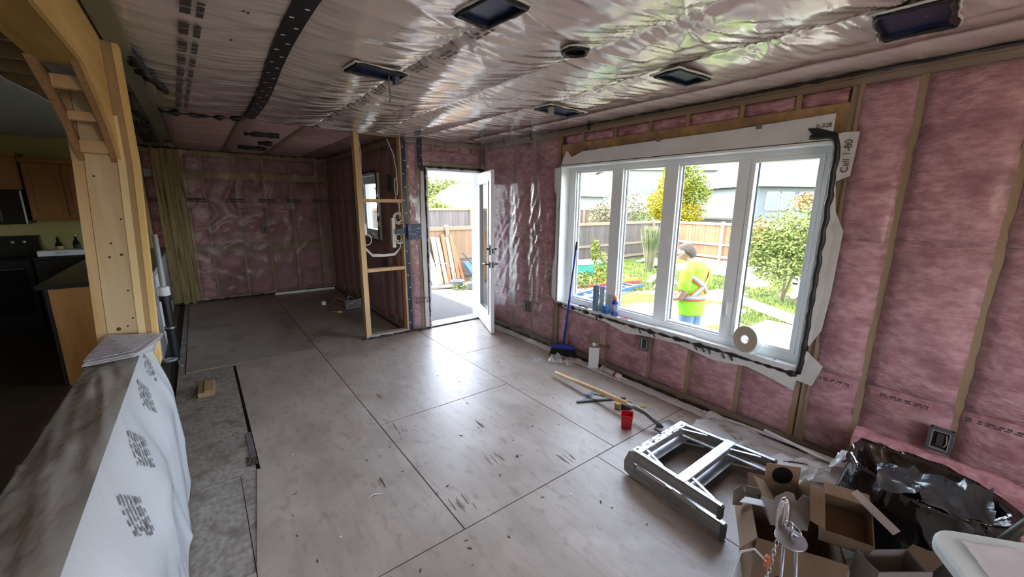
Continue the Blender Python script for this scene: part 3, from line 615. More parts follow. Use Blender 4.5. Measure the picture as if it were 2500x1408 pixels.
film_al = MB().grid(lambda u, v: (-.17+2.17*u, 4.79+3.5*v, 2.408-.006*nz(u*4, v*8)-.006*max(0, 1-abs(nz(u*5+v*3, v*5, 4))*7)), 50, 70)
film_al.build('vapour_barrier', FILMA, ce, smooth=True)
# taped seam, printed rows
def on(x, y, d=.008): return (x, y, min(zc(x, y), zc(x-.03, y), zc(x+.03, y))-d)
tp = [on(x, y) for x, y in [(.445+.02*sin(y*1.9+.5)+.012*(y-2), y) for y in [-.9+k*.11 for k in range(52)] if y < 4.66]]
tape(ce, tp+[on(.44, 4.70), on(.40, 4.75)], .085, (0,0,-1), KTAPE, dots=.115, dotr=.011)
def cdash(x0, y0, x1, y1, step, L, h, mat, sd, nm='printed_marking'):
    it = []; n = int(math.hypot(x1-x0, y1-y0)/step); d = Vector((x1-x0, y1-y0, 0)).normalized(); s = Vector((-d.y, d.x, 0))
    for k in range(n):
        x, y = x0+(x1-x0)*k/n, y0+(y1-y0)*k/n; z = min(zc(x, y), zc(x+d.x*L, y+d.y*L), zc(x+s.x*h, y+s.y*h))
        it.append(((x, y, z-.012), d, s, L, h, sd+k))
    dashes(ce, it, mat, nm)
cdash(.15, 1.3, .035, 4.5, .26, .17, .085, INK, 200); cdash(.30, 1.3, .17, 4.0, .37, .03, .03, INK, 300)
BI = M('brown_print', (.13,.085,.075), .7)
cdash(1.10, 1.55, 1.10, 4.4, .30, .14, .055, BI, 400)
sealbead(ce, [(-.15,4.80,2.40),(.1,4.83,2.40),(.44,4.74,2.40)], .014, 80, blobs=1.0)
sealbead(ce, [(-.18,3.0,2.40),(-.16,3.35,2.395),(-.12,3.6,2.39),(-.07,3.85,2.385)], .020, 81, blobs=1.4, n=6)
for x0, x1, y in ((.53,.87,5.66),(.75,.90,6.46),(.57,.91,7.12)): sealbead(ce, [(x0,y+.03,2.395),((x0+x1)/2,y,2.395),(x1,y-.03,2.395)], .026, int(y*9), blobs=.5, nm='sealed_slot', n=6)
def cbox(cx, cy, sx, sy, rot=0, rnd=False, depth=.04):
    zz = min(zc(cx+a, cy+c) for a in (-sx/2,0,sx/2) for c in (-sy/2,0,sy/2))-.012
    R = Matrix.Rotation(rot, 4, 'Z'); T_ = Matrix.Translation((cx, cy, zz)) @ R; n = 16
    pts = [(sx/2*cos(2*pi*k/n), sy/2*sin(2*pi*k/n)) for k in range(n)] if rnd else [(-sx/2,-sy/2),(sx/2,-sy/2),(sx/2,sy/2),(-sx/2,sy/2)]
    k = len(pts); v = [(x, y, -.004) for x, y in pts]+[(x*.97, y*.97, .010) for x, y in pts]
    o = MB().add(v, [tuple(range(k, 2*k))]+[(i, (i+1)%k, k+(i+1)%k, k+i) for i in range(k)]).xf(T_).build('junction_box', BLUEB if not rnd else BLACK, ce, solid=.003)
    rim = []
    for i in range(k):
        a, c = Vector(pts[i]), Vector(pts[(i+1)%k]); m_ = max(1, int((c-a).length/.03))
        rim += [a.lerp(c, j/m_) for j in range(m_)]
    P = [T_ @ Vector((p.x*(1.06+.10*nz(i*.7, cx)), p.y*(1.06+.12*nz(i*.6, cy)), -.004)) for i, p in enumerate(rim)]
    q = MB().tube(P, [.009+.008*abs(nz(i*.8, cx*3)) for i in range(len(P))], 5, closed=True)
    q.build('sealant_bead', SEAL, o, smooth=True)
    w_ = MB(); P2 = [T_ @ Vector((p.x*(1.18+.12*nz(i*.5, cx+4)), p.y*(1.2+.14*nz(i*.5, cy+4)), .002)) for i, p in enumerate(rim)]
    w_.tube(P2, .006, 5, closed=True).build('film_lip', FLASH, o, smooth=True)
    return o, zz
oA, zA = cbox(.885, 2.40, .26, .15, .08)
MB().box(.985,1.01,2.38,2.42,zA-.05,zA+.01).tube([(.965,2.42,zA),(.968,2.43,zA-.05),(.985,2.46,zA-.11),(.99,2.50,zA-.13)], .004, 6).build('hanging_cable', GREYB, oA)
cbox(.985, 1.42, .15, .22, .1); cbox(1.485, 1.455, .105, .11, 0, True); cbox(2.315, 1.40, .28, .15, -.1)
oC, zC = cbox(2.33, 2.43, .34, .17, .05); B(2.145, 2.20, 2.35, 2.36, zC-.06, zC).build('loose_flap', M('grey_flap', (.25,.23,.21), .6), oC)
cbox(2.33, .43, .30, .20, .1)
B(-.255, -.17, -1.5, 3.33, 2.385, 2.43).build('beam_board', M('olive_board', (.15,.13,.075), .8, col2=(.19,.165,.10), ns=(9,2,9)), ce)
B(-.255, -.17, 3.334, 6.95, 2.388, 2.43).build('beam_board', MATS['olive_board'], ce)
MB().grid(lambda u, v: (-.62+.37*u, 2.5+5.7*v, 2.432+.008*nz(u*5, v*14)), 8, 60).build('dirty_board', M('dirty_ceiling', (.20,.17,.13), .8, col2=(.28,.25,.20), ns=(7,7,7)), ce)
for i, x in enumerate((-.30,-.335,-.37,-.40,-.43)):
    for y0, y1 in ((3.0+.1*i,3.9),(4.3,5.6-.1*i),(5.7,7.6)): sealbead(ce, [(x,y0,2.424),(x-.03+.02*nz(i,y0),(y0+y1)/2,2.424),(x-.01,y1,2.424)], .009, int(i*7+y0*3), blobs=1.3)
# exposed joists over the kitchen edge, kitchen ceiling
kc = struct(MB().prism([(-4.2,-2.9,2.44),(-1.02,-2.9,2.44),(-1.0,1.2,2.44),(-.97,2.6,2.44),(-.95,3.3,2.44),(-.92,4.25,2.44),(-.935,4.5,2.44),(-.89,4.9,2.44),(-.86,5.5,2.44),(-.84,6.4,2.44),(-.80,8.3,2.44),(-4.2,8.3,2.44)], (0,0,.014)).build('ceiling', KCEIL), 'flat painted kitchen ceiling with a torn drywall edge', 'ceiling')
B(-4.2, -.62, -2.9, 8.5, 2.60, 2.64).build('roof_board', MATS['roof_board'], kc)
for y in [0.6+.406*k for k in range(19)]: B(-2.2, -.40, y-.019, y+.019, 2.455, 2.60).build('ceiling_joist', LUMD, kc)
MB().prism([(-.96,2.9,2.437),(-.90,3.05,2.43),(-.955,3.06,2.437)], (0,0,.01)).build('torn_drywall', M('torn_paper', (.5,.42,.3), .9), kc)
# ================================================================== HALF WALL, POST, ARCH
hw = struct(B(-.446, -.316, -1.5, 2.98, 0, .92).build('half_wall', LUMX), 'low half wall wrapped in milky poly sheet beside the kitchen', 'wall')  # half wall, post, arch and papers enlarged about the camera, result baked in
def wrapf(u, v):
    y = -1.3+4.13*v
    if u < .18: return (-.470-.005*nz(y*5), y, .54+.40*u/.18)
    if u < .40: s = (u-.18)/.22; return (-.470+.166*s, y, .936+.007*sin(pi*s)+.010*nz(s*3, y*5)+.008*nz(s*7+y*6, y*3)+.010*max(0, 1-abs(nz(s*3+y*2.5, y*1.3, 6))*9))
    s = (u-.40)/.60; z = .936-.92*s
    k = min(1, s/.42); fl_ = .010+(.070+.014*(2.7-y))*(3*k*k-2*k**3)
    return (-.304+fl_+(.016*nz(y*3.6, z*1.1, 2)+.012*max(0, 1-abs(nz(y*2.6+z*1.5, z*.8, 5))*7))*k-.012*max(0, s-.6), y+.03*k*nz(z*3, y)*.5, z)
MB().grid(lambda u, v: wrapf(u*.40, v), 30, 130).build('poly_wrap_top', FILMT, hw, smooth=True)
MB().grid(lambda u, v: wrapf(.40+u*.60, v), 44, 150).build('poly_wrap_side', FILMP, hw, smooth=True)
its = []
def onwrap(y, s): v = (y+1.3)/4.13; p, a, b_ = (Vector(wrapf(.40+.60*t, w_)) for t, w_ in ((s, v), (s+.02, v), (s, v+.01))); n = (a-p).cross(b_-p).normalized(); return p+n*(.005 if n.x > 0 else -.005)
for y, s in ((2.30,.10),(1.86,.13),(1.52,.17),(1.14,.2),(2.62,.07)):
    p = onwrap(y, s); q = onwrap(y-.10, s+.11); al = (q-p).normalized(); n_ = (onwrap(y+.03, s+.02)-p).cross(al).normalized(); up = n_.cross(al).normalized()
    for k in range(3): its.append((p+up*.045*(k-1), al, up, .13, .040, int(y*50)+k))
dashes(hw, its, M('grey_print', (.16,.17,.19), .7))
def shear_post(b): b.v = [(x+min(0, z-1.83)*.05, y, z) for x, y, z in b.v]; return b  # shears lower post sideways to match its slant in the image
PY = 2.87
ps = struct(shear_post(MB().add([],[]).box(-.404,-.274,PY,PY+.10,.90,1.83).box(-.404,-.274,PY,PY+.10,1.83,2.19)).build('post', PLYP), 'pale knotty wooden post standing at the end of the half wall', 'post')
def lpost(x0, x1, y0, z0, z1, mt, n='post_ply'): shear_post(MB().box(x0,x1,y0,PY+.10,z0,1.83).box(x0,x1,y0,PY+.10,1.83,z1)).build(n, mt, ps)
lpost(-.445, -.406, PY-.003, .86, 2.19, LUM)
lpost(-.284, -.256, PY-.024, .75, 2.05, M('window_lit_pine', (.74,.56,.30), .7))  # window light on this strip is put into its pale colour
lpost(-.268, -.233, PY-.010, .75, 2.39, LUMD); lpost(-.232, -.209, PY-.006, .75, 2.39, M('window_lit_pine_edge', (.68,.46,.18), .7))  # outer edge strip likewise coloured brighter for window light
for x, z, r in ((-.306,1.18,.005),(-.348,1.43,.005),(-.314,1.37,.007),(-.36,1.36,.006),(-.36,.98,.010),(-.324,.99,.005),(-.30,1.03,.005),(-.378,1.76,.005),(-.30,1.55,.005)):
    shear_post(MB().lathe([(r*.9,0),(r,.001),(0.0001,.0012)], (x,PY-.0005,z), 8, (0,-1,0))).build('knot', KNOT, ps)
AR = [(2.28,2.148),(2.40,2.096),(2.556,2.034),(2.676,1.974),(2.784,1.896),(2.862,1.83)]
ah = struct(MB().prism([(-.283,-1.5,2.148)]+[(-.283,y,z) for y, z in AR]+[(-.283,2.862,2.40),(-.283,-1.5,2.40)], (.014,0,0)).build('arched_header', HDR), 'yellow wooden header with arched plywood corner over the opening', 'beam')
B(-.411, -.285, -1.5, 2.36, 2.148, 2.40).build('header_beam', M('header_underside', (.40,.24,.05), .7, col2=(.30,.17,.04), ns=(20,1.5,20), detail=5), ah)
def band(x0, th, w, nm, mat):
    P = [Vector((0,y,z)) for y, z in AR]; out_ = []
    for i, p in enumerate(P):
        t = (P[min(i+1,len(P)-1)]-P[max(i-1,0)]).normalized(); nn = Vector((0,-t.z,t.y)); nn = nn if nn.y > 0 else -nn; out_.append(p+nn*w)
    return MB().prism([(x0,p.y,p.z) for p in P]+[(x0,p.y,p.z) for p in out_[::-1]], (th,0,0)).build(nm, mat, ah)
band(-.422, .022, .06, 'arch_rib', OSBE); band(-.306, .022, .036, 'arch_rib', OSBE)
for y, z, h in ((2.485,2.136,.048),(2.67,2.028,.036),(2.80,1.92,.054)): B(-.399, -.307, y, y+.042, z-h, z).build('arch_block', LUM, ah)
# ================================================================== KITCHEN
wk = struct(B(-4.2, -.62, 8.22, 8.30, 0, 2.44).build('wall_kitchen', KWALL), 'olive painted kitchen wall behind the oak cabinets', 'wall')
pen = thing('kitchen_peninsula', 'kitchen peninsula with an oak end panel and dark counter', 'cabinet', (-.8,5.1,0))
B(-1.12, -.475, 5.12, 8.12, 0, .885).build('body', DARKW, pen)
B(-1.10, -.475, 5.095, 5.119, .0, .885).build('end_panel', OAK, pen, bevel=.002); B(-1.125, -1.102, 5.10, 5.13, .0, .885).build('corner_trim', DARKW, pen)
B(-1.16, -.445, 5.05, 8.12, .89, .93).build('countertop', COUNT, pen, bevel=.004)
B(-.473, -.462, 5.3, 8.1, .0, .885).build('back_panel', M('scraped_panel', (.36,.33,.31), .85, col2=(.48,.46,.44), ns=(5,5,5), col3=(.22,.10,.05), ns3=(3,3,3), lo3=.58, hi3=.62), pen)
def jar(loc, label):
    t = thing('glass_canister', label, 'canister', loc); x, y, z = loc
    MB().lathe([(.09,.002),(.10,.02),(.10,.11),(.095,.13)], loc, 20).build('body', M('smoky_glass', (.14,.15,.15), .08, spec=.8), t, smooth=True)
    MB().lathe([(.10,.131),(.10,.145),(.03,.155),(.015,.175),(.001,.18)], loc, 20).build('lid', STEEL, t, smooth=True)
jar((-.82,5.75,.932), 'clear lidded canister on the dark peninsula counter')
def cab(nm, label, x0, x1, z0, z1, yf, doors):
    t = thing(nm, label, 'cabinet', ((x0+x1)/2, 8.1, z0)); B(x0, x1, yf+.022, 8.215, z0, z1).build('body', OAK, t)
    for a, c in doors:
        p = B(a, c, yf, yf+.02, z0+.02, z1-.02).build('door', OAK, t, bevel=.003)
        MB().box(a+.06,c-.06,yf-.006,yf-.001,z0+.08,z1-.08).build('raised_panel', M('oak_light',(.32,.15,.04),.5), p, bevel=.004)
        MB().lathe([(.004,0),(.006,.012),(.013,.018),(.011,.026),(.001,.029)], (c-.03 if a == doors[0][0] else a+.03, yf-.0005, z0+.10), 10, (0,-1,0)).build('knob', CHROME, p, smooth=True)
    B(x0-.01, x1+.01, yf-.02, 8.21, z1+.001, z1+.05).build('crown', OAK, t)
cab('upper_cabinet', 'two door oak wall cabinet right of the microwave', -1.70, -1.02, 1.37, 2.10, 7.93, ((-1.69,-1.37),(-1.35,-1.03)))
cab('upper_cabinet', 'short oak cabinet mounted above the microwave', -2.47, -1.72, 1.76, 2.16, 7.90, ((-2.46,-2.10),(-2.09,-1.73)))
mw = thing('microwave', 'black microwave mounted under the oak cabinets', 'microwave', (-2.1,8.05,1.33)); B(-2.47, -1.72, 7.86, 8.21, 1.33, 1.75).build('body', STEELB, mw, bevel=.004)
B(-2.45, -1.93, 7.845, 7.858, 1.35, 1.73).build('door', M('dark_glass', (.006,.006,.008), .08), mw); B(-1.92, -1.74, 7.85, 7.859, 1.35, 1.73).build('control_panel', STEELB, mw)
MB().tube([(-1.945,7.83,1.38),(-1.945,7.81,1.45),(-1.945,7.81,1.64),(-1.945,7.83,1.70)], .008, 8).build('handle', STEEL, mw); B(-1.735, -1.722, 7.848, 7.86, 1.335, 1.745).build('edge_trim', M('bright_trim',(.75,.75,.6),.3), mw)
rg = thing('kitchen_range', 'black kitchen range with glossy oven door', 'stove', (-2.1,7.9,0)); B(-2.47, -1.72, 7.6, 8.2, .0, .90).build('body', STEELB, rg, bevel=.004)
B(-2.47, -1.72, 8.10, 8.2, .905, 1.17).build('backguard', STEELB, rg); B(-2.43, -1.76, 7.575, 7.598, .22, .78).build('oven_door', MATS['dark_glass'], rg)
MB().tube([(-2.4,7.58,.80),(-2.4,7.54,.80),(-1.79,7.54,.80),(-1.79,7.58,.80)], .011, 8).build('oven_handle', STEEL, rg)
for x in (-2.3,-1.95,-1.85): MB().lathe([(.02,0),(.018,.02),(.001,.022)], (x,8.099,1.09), 12, (0,-1,0)).build('knob', STEEL, rg)
tw = MB().grid(lambda u, v: (-2.36+.24*u, 7.525-.006*sin(u*12), .815-.34*v), 12, 4); tag(tw.build('dish_towel', M('dark_towel',(.05,.035,.035),.95), solid=.006, loc=(-2.24,7.525,.475)), 'dark towel hanging from the oven handle', 'towel')
lc = thing('base_cabinet', 'dark base cabinet with counter beside the black range', 'cabinet', (-1.4,7.9,0)); B(-1.70, -1.17, 7.62, 8.2, .0, .885).build('body', DARKW, lc); B(-1.70, -1.17, 7.58, 8.2, .89, .93).build('countertop', COUNT, lc, bevel=.004)
bx_ = tag(B(-1.66, -1.20, 7.62, 7.82, .932, 1.0).build('white_box', CARDW, bevel=.004, loc=(-1.43,7.7,.932)), 'flat white box on the dark counter by the range', 'box')
dashes(bx_, [((-1.5,7.618,.955),(1,0,0),(0,0,1),.12,.025,4)], M('grey_label',(.3,.3,.3),.6))
for i, (x, y, h, lab, cm) in enumerate(((-1.52,7.95,.22,'dark bottle with a yellow label on the kitchen counter',(.6,.42,.03)),(-1.36,7.98,.24,'dark glass bottle with silver cap on the kitchen counter',(.03,.03,.03)))):
    t = thing('bottle', lab, 'bottle', (x,y,.932)); MB().lathe([(.034,0),(.036,.01),(.036,h*.55),(.014,h*.75),(.013,h*.92)], (x,y,.932), 16).build('body', M('bottle_glass',(.01,.012,.008),.1), t, smooth=True)
    MB().lathe([(.0375,.03),(.0375,h*.45)], (x,y,.932), 16, caps=False).build('label', M('label%d'%i, cm, .6), t); MB().lathe([(.015,h*.921),(.015,h)], (x,y,.932), 12).build('cap', STEEL if i else BLACK, t)
# drain pipe and supply tubes beside the peninsula back
dp = thing('drain_pipe', 'black vertical drain pipe with white coupling rising from the floor', 'pipe', (-.37,5.42,0))
MB().lathe([(.042,0),(.042,.30),(.05,.305),(.05,.34),(.038,.345),(.038,.62),(.052,.625),(.052,.68)], (-.37,5.42,-.004), 18).build('pipe_body', ABS, dp, smooth=False)
MB().lathe([(.046,.681),(.046,.77),(.04,.775)], (-.37,5.42,-.004), 18).build('coupling', WHITEP, dp)
MB().lathe([(.053,.33),(.053,.345),(.044,.35)], (-.37,5.42,-.004), 18).build('clamp_ring', STEEL, dp)
MB().tube([(-.37,5.42,.771),(-.37,5.44,1.0),(-.375,5.5,1.3)], .024, 12).build('vent_tube', M('clear_tube',(.33,.33,.33),.3), dp)
sp = thing('supply_tubes', 'white supply tubes strapped to the peninsula back', 'tube', (-.44,5.9,0))
for i in range(3): MB().tube([(-.445,5.75+.09*i,.84),(-.443,5.7+.09*i,.45),(-.44,5.66+.06*i,.2),(-.41,5.6+.05*i,.02)], .011, 8).build('tube', WHITEP, sp, smooth=True)
co_ = [(-.41+.03*sin(k*.7)*.5, 5.2+.07*cos(k*.63), .012+.004*(k%5)) for k in range(18)]
tag(MB().tube([(-.40+.055*cos(t), 5.26+.055*sin(t), .012+.002*t) for t in [k*.5 for k in range(26)]]+[(-.33,5.1,.012),(-.30,5.02,.01)], .006, 6).build('coiled_tube', M('grey_tube',(.42,.45,.47),.4), smooth=True, loc=(-.40,5.26,.0)), 'coil of thin grey tube on the floor around the drain pipe', 'tube')
# ================================================================== YARD
G = -.5
GR = M('yard_ground', (.115,.098,.074), .95, col2=(.19,.165,.125), ns=(2.2,2.2,2.2), detail=8, lo=.35, hi=.7, bump=.5, bs=(14,14,14), spec=.1)
def grass_mask():
    nt = GR.node_tree; b = nt.nodes['Principled BSDF']; src = b.inputs['Base Color'].links[0].from_socket; L = nt.links.new
    n = N(nt, 'ShaderNodeTexNoise'); n.inputs['Detail'].default_value = 6; n.inputs['Scale'].default_value = 1; L(pos(nt, (.55,.55,.55)), n.inputs['Vector'])
    sx = N(nt, 'ShaderNodeSeparateXYZ'); g = N(nt, 'ShaderNodeNewGeometry'); L(g.outputs['Position'], sx.inputs[0])
    m1 = N(nt, 'ShaderNodeMapRange'); m1.inputs[1].default_value = 5.5; m1.inputs[2].default_value = 10; m1.inputs[3].default_value = -.16; m1.inputs[4].default_value = .06; L(sx.outputs[0], m1.inputs[0])
    ad = N(nt, 'ShaderNodeMath', operation='ADD'); L(n.outputs[0], ad.inputs[0]); L(m1.outputs[0], ad.inputs[1])
    m2 = N(nt, 'ShaderNodeMapRange'); m2.inputs[1].default_value = .46; m2.inputs[2].default_value = .56; L(ad.outputs[0], m2.inputs[0])
    mx = N(nt, 'ShaderNodeMix', data_type='RGBA'); mx.inputs[7].default_value = (.065, .09, .014, 1); L(m2.outputs[0], mx.inputs[0]); L(src, mx.inputs[6]); L(mx.outputs[2], b.inputs['Base Color'])
grass_mask()
def gh(x, y): return G + .04*nz(x*.6, y*.6) + .015*nz(x*3, y*3)
gm = MB().grid(lambda u, v: (2.2+25.2*u, -6+18*v, gh(2.2+25.2*u, -6+18*v)), 100, 72)
gm.box(3.3, 90, 12, 90, G-.1, G-.02).box(27.3, 90, -60, 12, G-.1, G-.02).box(3.36, 27.4, -60, -6, G-.1, G-.02).box(-30, 3.4, 8.6, 90, G-.1, G-.02).box(-30, 27, -30, -6.1, G-.1, G-.02).box(-30, 3.3, -6.2, -3.05, G-.1, G-.02)
struct(gm.build('ground', GR), 'patchy dirt and grass ground of the back yard', 'ground')
def blades(name, label, spots, n, h, mats, kind='stuff', spread=1, w=.012):
    b = MB()
    for _ in range(n):
        cx, cy, rx, ry = random.choice(spots); a = random.uniform(0, 2*pi); r = math.sqrt(random.random())
        x, y = cx+rx*r*cos(a), cy+ry*r*sin(a); z = gh(x, y)-.01; t = random.uniform(0, 2*pi); hh = h*random.uniform(.4, 1.2); dx, dy = cos(t)*w, sin(t)*w; lx, ly = random.gauss(0,.4)*hh*spread, random.gauss(0,.4)*hh*spread
        b.add([(x-dx,y-dy,z),(x+dx,y+dy,z),(x+lx,y+ly,z+hh)], [(0,1,2)])
    return tag(b.build(name, mats), label, 'grass', kind=kind)
blades('grass', 'sunlit green grass growing in the middle of the yard', [(11,7.6,2.6,1.5),(9.3,6.6,1.3,.9),(12.5,5.8,2,1),(10.6,5.0,1.6,.7)], 16000, .10, M('grass', (0.065, 0.100, 0.010), .8, col2=(0.130, 0.150, 0.025), ns=(2,2,2)))
blades('grass', 'short lawn grass beyond the right hand window pane', [(9.6,3.2,1.6,.9),(8.6,2.9,.9,.4),(11.5,4.2,1.6,.6)], 9000, .07, MATS['grass'])
def plank_fence(name, label, A, Bq, zb, zt, mat, matr, bw=.14, post=2.4, side=1, cap=None, rails=True):
    A, Bq = Vector((*A,0)), Vector((*Bq,0)); d = Bq-A; L = d.length; d.normalize(); n = Vector((-d.y, d.x, 0))*side
    t = thing(name, label, 'fence', (A.x, A.y, zb)); k = int(L/bw)
    me = None
    for i in range(k):
        p = A+d*(i+.5)*L/k; hh = zt-.09-random.uniform(0,.012)
        if me is None:
            o = MB().obox((p.x,p.y,(zb+hh)/2), d*(L/k/2-.004), n*.009, (0,0,(hh-zb)/2)).build('fence_board', mat, t); me = o; p0 = p
        else:
            o = me.copy(); COL.objects.link(o); o.location = p-p0
    c = 0
    while c <= L+.01:
        p = A+d*c+n*.06; MB().obox((p.x,p.y,(zb+zt+.05)/2), d*.05, n*.05, (0,0,(zt+.05-zb)/2)).build('fence_post', matr, t); c += post
    for z, h in ((zt-.05,.05),(zb+(zt-zb)*.42,.045),(zb+.12,.045)):
        m_ = (A+Bq)/2+n*.035; MB().obox((m_.x,m_.y,z), d*L/2, n*.022, (0,0,h)).build('fence_rail', cap if (cap and z > zt-.1) else matr, t)
    return t
FB = M('weathered_shaded_fence', (0.060, 0.043, 0.033), .9, col2=(0.095, 0.070, 0.055), ns=(7,7,.8), detail=5)  # weathered boards, colour darkened further for the shade on this stretch
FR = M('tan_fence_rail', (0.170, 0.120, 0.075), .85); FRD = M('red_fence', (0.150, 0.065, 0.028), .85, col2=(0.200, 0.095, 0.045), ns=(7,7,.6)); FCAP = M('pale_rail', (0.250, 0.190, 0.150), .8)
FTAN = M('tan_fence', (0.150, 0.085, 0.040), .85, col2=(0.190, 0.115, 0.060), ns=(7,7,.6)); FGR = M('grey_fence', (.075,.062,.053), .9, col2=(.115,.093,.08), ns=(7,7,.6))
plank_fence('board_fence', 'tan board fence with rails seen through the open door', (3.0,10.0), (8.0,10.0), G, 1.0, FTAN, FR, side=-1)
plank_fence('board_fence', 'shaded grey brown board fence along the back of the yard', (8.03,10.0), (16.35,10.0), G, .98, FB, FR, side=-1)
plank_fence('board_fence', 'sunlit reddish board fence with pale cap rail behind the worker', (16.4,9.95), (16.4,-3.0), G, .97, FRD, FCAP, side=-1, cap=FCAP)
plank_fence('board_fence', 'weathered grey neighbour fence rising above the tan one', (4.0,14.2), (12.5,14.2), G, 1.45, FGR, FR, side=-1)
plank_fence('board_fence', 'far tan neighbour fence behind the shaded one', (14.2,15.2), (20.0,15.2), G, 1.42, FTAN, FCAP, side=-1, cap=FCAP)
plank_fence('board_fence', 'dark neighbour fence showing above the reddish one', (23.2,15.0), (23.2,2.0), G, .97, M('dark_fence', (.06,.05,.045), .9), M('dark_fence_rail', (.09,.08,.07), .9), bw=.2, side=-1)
# ---- houses -----------------------------------------------------------
WIN = M('house_window_glass', (.10,.13,.13), .12); TRIM = M('white_trim', (.30,.30,.30), .6)
def house(name, label, P0, P1, depth, ze, zr, wall, roof, wins=(), over=.4, gable=False):
    A, Bq = Vector((*P0,0)), Vector((*P1,0)); d = Bq-A; L = d.length; d.normalize(); n = Vector((d.y, -d.x, 0)); n = n if n.dot(A) < 0 else -n
    def q(u, v, z): return A+d*u-n*v+Vector((0,0,z))
    t = thing(name, label, 'house', (A.x,A.y,G))
    MB().prism([q(0,0,G),q(L,0,G),q(L,depth,G),q(0,depth,G)], (0,0,ze-G)).build('wall', wall, t)
    o = over; h = depth/2+o; ins = 0 if gable else min(h, L/2)
    r = MB(); c = [q(-o,-o,ze),q(L+o,-o,ze),q(L+o,depth+o,ze),q(-o,depth+o,ze)]; e = [p-Vector((0,0,.02)) for p in c]
    r1, r2 = q(-o+ins,depth/2,zr), q(L+o-ins,depth/2,zr)
    r.add(c+[r1,r2]+e, [(0,1,5,4),(1,2,5),(2,3,4,5),(3,0,4),(9,8,7,6),(0,6,7,1),(1,7,8,2),(2,8,9,3),(3,9,6,0)]); r.build('roof', roof, t)
    f = MB()
    for a, c2 in ((0,1),(3,0),(1,2)): f.bar(c[a]-Vector((0,0,.07)), c[c2]-Vector((0,0,.07)), .10, .17)
    f.build('eave_trim', TRIM, t)
    for u0, u1, z0, z1 in wins:
        w = MB()
        for a, b_, c2, d2 in ((u0,u1,z0,z0+.09),(u0,u1,z1-.09,z1),(u0,u0+.09,z0,z1),(u1-.09,u1,z0,z1)): w.add([q(a,-.05,c2),q(b_,-.05,c2),q(b_,-.05,d2),q(a,-.05,d2),q(a,.01,c2),q(b_,.01,c2),q(b_,.01,d2),q(a,.01,d2)], [(0,1,2,3),(7,6,5,4),(0,4,5,1),(1,5,6,2),(2,6,7,3),(3,7,4,0)])
        wo = w.build('window', TRIM, t)
        MB().add([q(u0+.09,-.02,z0+.09),q(u1-.09,-.02,z0+.09),q(u1-.09,-.02,z1-.09),q(u0+.09,-.02,z1-.09)], [(0,1,2,3)]).build('pane', WIN, wo)
    return t
WHW = M('white_siding', (.27,.27,.26), .8); GRW = M('grey_siding', (.10,.104,.104), .8); RF = M('grey_shingles', (.05,.05,.052), .9, col2=(.066,.066,.068), ns=(6,6,6)); RFD = M('blue_grey_shingles', (.035,.045,.058), .9)
house('neighbour_house', 'low pale house with broad grey hip roof in the first pane', (15.0,18.9), (23.2,18.9), 9, 2.3, 5.2, WHW, RF)
house('neighbour_house', 'tall white two storey house in the middle panes', (30.5,25.2), (41.7,15.5), 7, 4.9, 8.6, WHW, RF, [(2.4,3.05,2.5,3.65),(3.12,4.5,2.5,3.65),(4.56,5.25,2.5,3.65),(2.9,3.75,.7,1.85),(4.0,5.1,.7,1.85),(10.75,11.45,3.0,4.6),(11.5,13.0,3.0,4.6),(10.9,11.75,1.1,2.15),(11.8,12.9,1.1,2.15)])
house('neighbour_house', 'grey bungalow with pale hip roof and white trimmed windows', (28.5,11.75), (37,5.2), 9, 3.02, 6.6, GRW, RF, [(1.1,2.0,1.35,2.55),(2.05,2.9,1.35,2.55),(3.2,4.6,1.35,2.55)])
house('neighbour_house', 'far blue grey roofed house behind the bungalow', (53.7,25.6), (65,15), 8, 5.1, 9.6, GRW, RFD)
house('neighbour_house', 'far white house with grey roof above the door opening', (12.5,36), (21.5,29.2), 9, 3.0, 6.3, WHW, RF, [(4.0,4.6,1.9,2.8)])
house('garden_shed', 'small shed with pale shingled roof behind the fences', (8.96,18.6), (13.2,15.55), 2.4, 1.49, 2.57, GRW, M('pale_shingles', (.08,.09,.095), .9, col2=(.105,.115,.12), ns=(7,7,7)), over=.25)
# ---- plants -----------------------------------------------------------
BARK = M('bark', (.16,.11,.07), .9)
def leafm(n, a, b): return M(n, a, .7, col2=b, ns=(3.5,3.5,3.5), detail=3, lo=.3, hi=.7, spec=.2)
def tree(name, label, cat, base, crowns, leaf, trunk=(), tr=.05):
    t = thing(name, label, cat, base)
    for k, (mat, blobs, n) in enumerate(crowns):
        b = MB(); rr = random.Random(len(label)+k)
        for _ in range(n):
            c, r = rr.choice(blobs); v = Vector((rr.gauss(0,1), rr.gauss(0,1), rr.gauss(0,1))).normalized()*(.35+.65*rr.random()**.6)*(1+.25*nz(c[0]*3+rr.random()*2, c[1], rr.random()*9))
            p = Vector((c[0]+v.x*r[0], c[1]+v.y*r[1], c[2]+v.z*r[2])); s = leaf*rr.uniform(.6,1.3)
            a = Vector((rr.gauss(0,1), rr.gauss(0,1), rr.gauss(0,.6))).normalized()*s; q = a.cross(Vector((rr.gauss(0,1), rr.gauss(0,1), rr.gauss(0,1)))).normalized()*s*.5
            b.add([p-a, p+q, p+a, p-q], [(0,1,2,3)])
        tag(b.build('foliage', mat, t), kind='stuff')
    for path, r in trunk: MB().tube(path, r, 7).build('trunk' if r is not None and path[0][2] < G+.1 else 'branch', BARK, t, smooth=True)
    return t
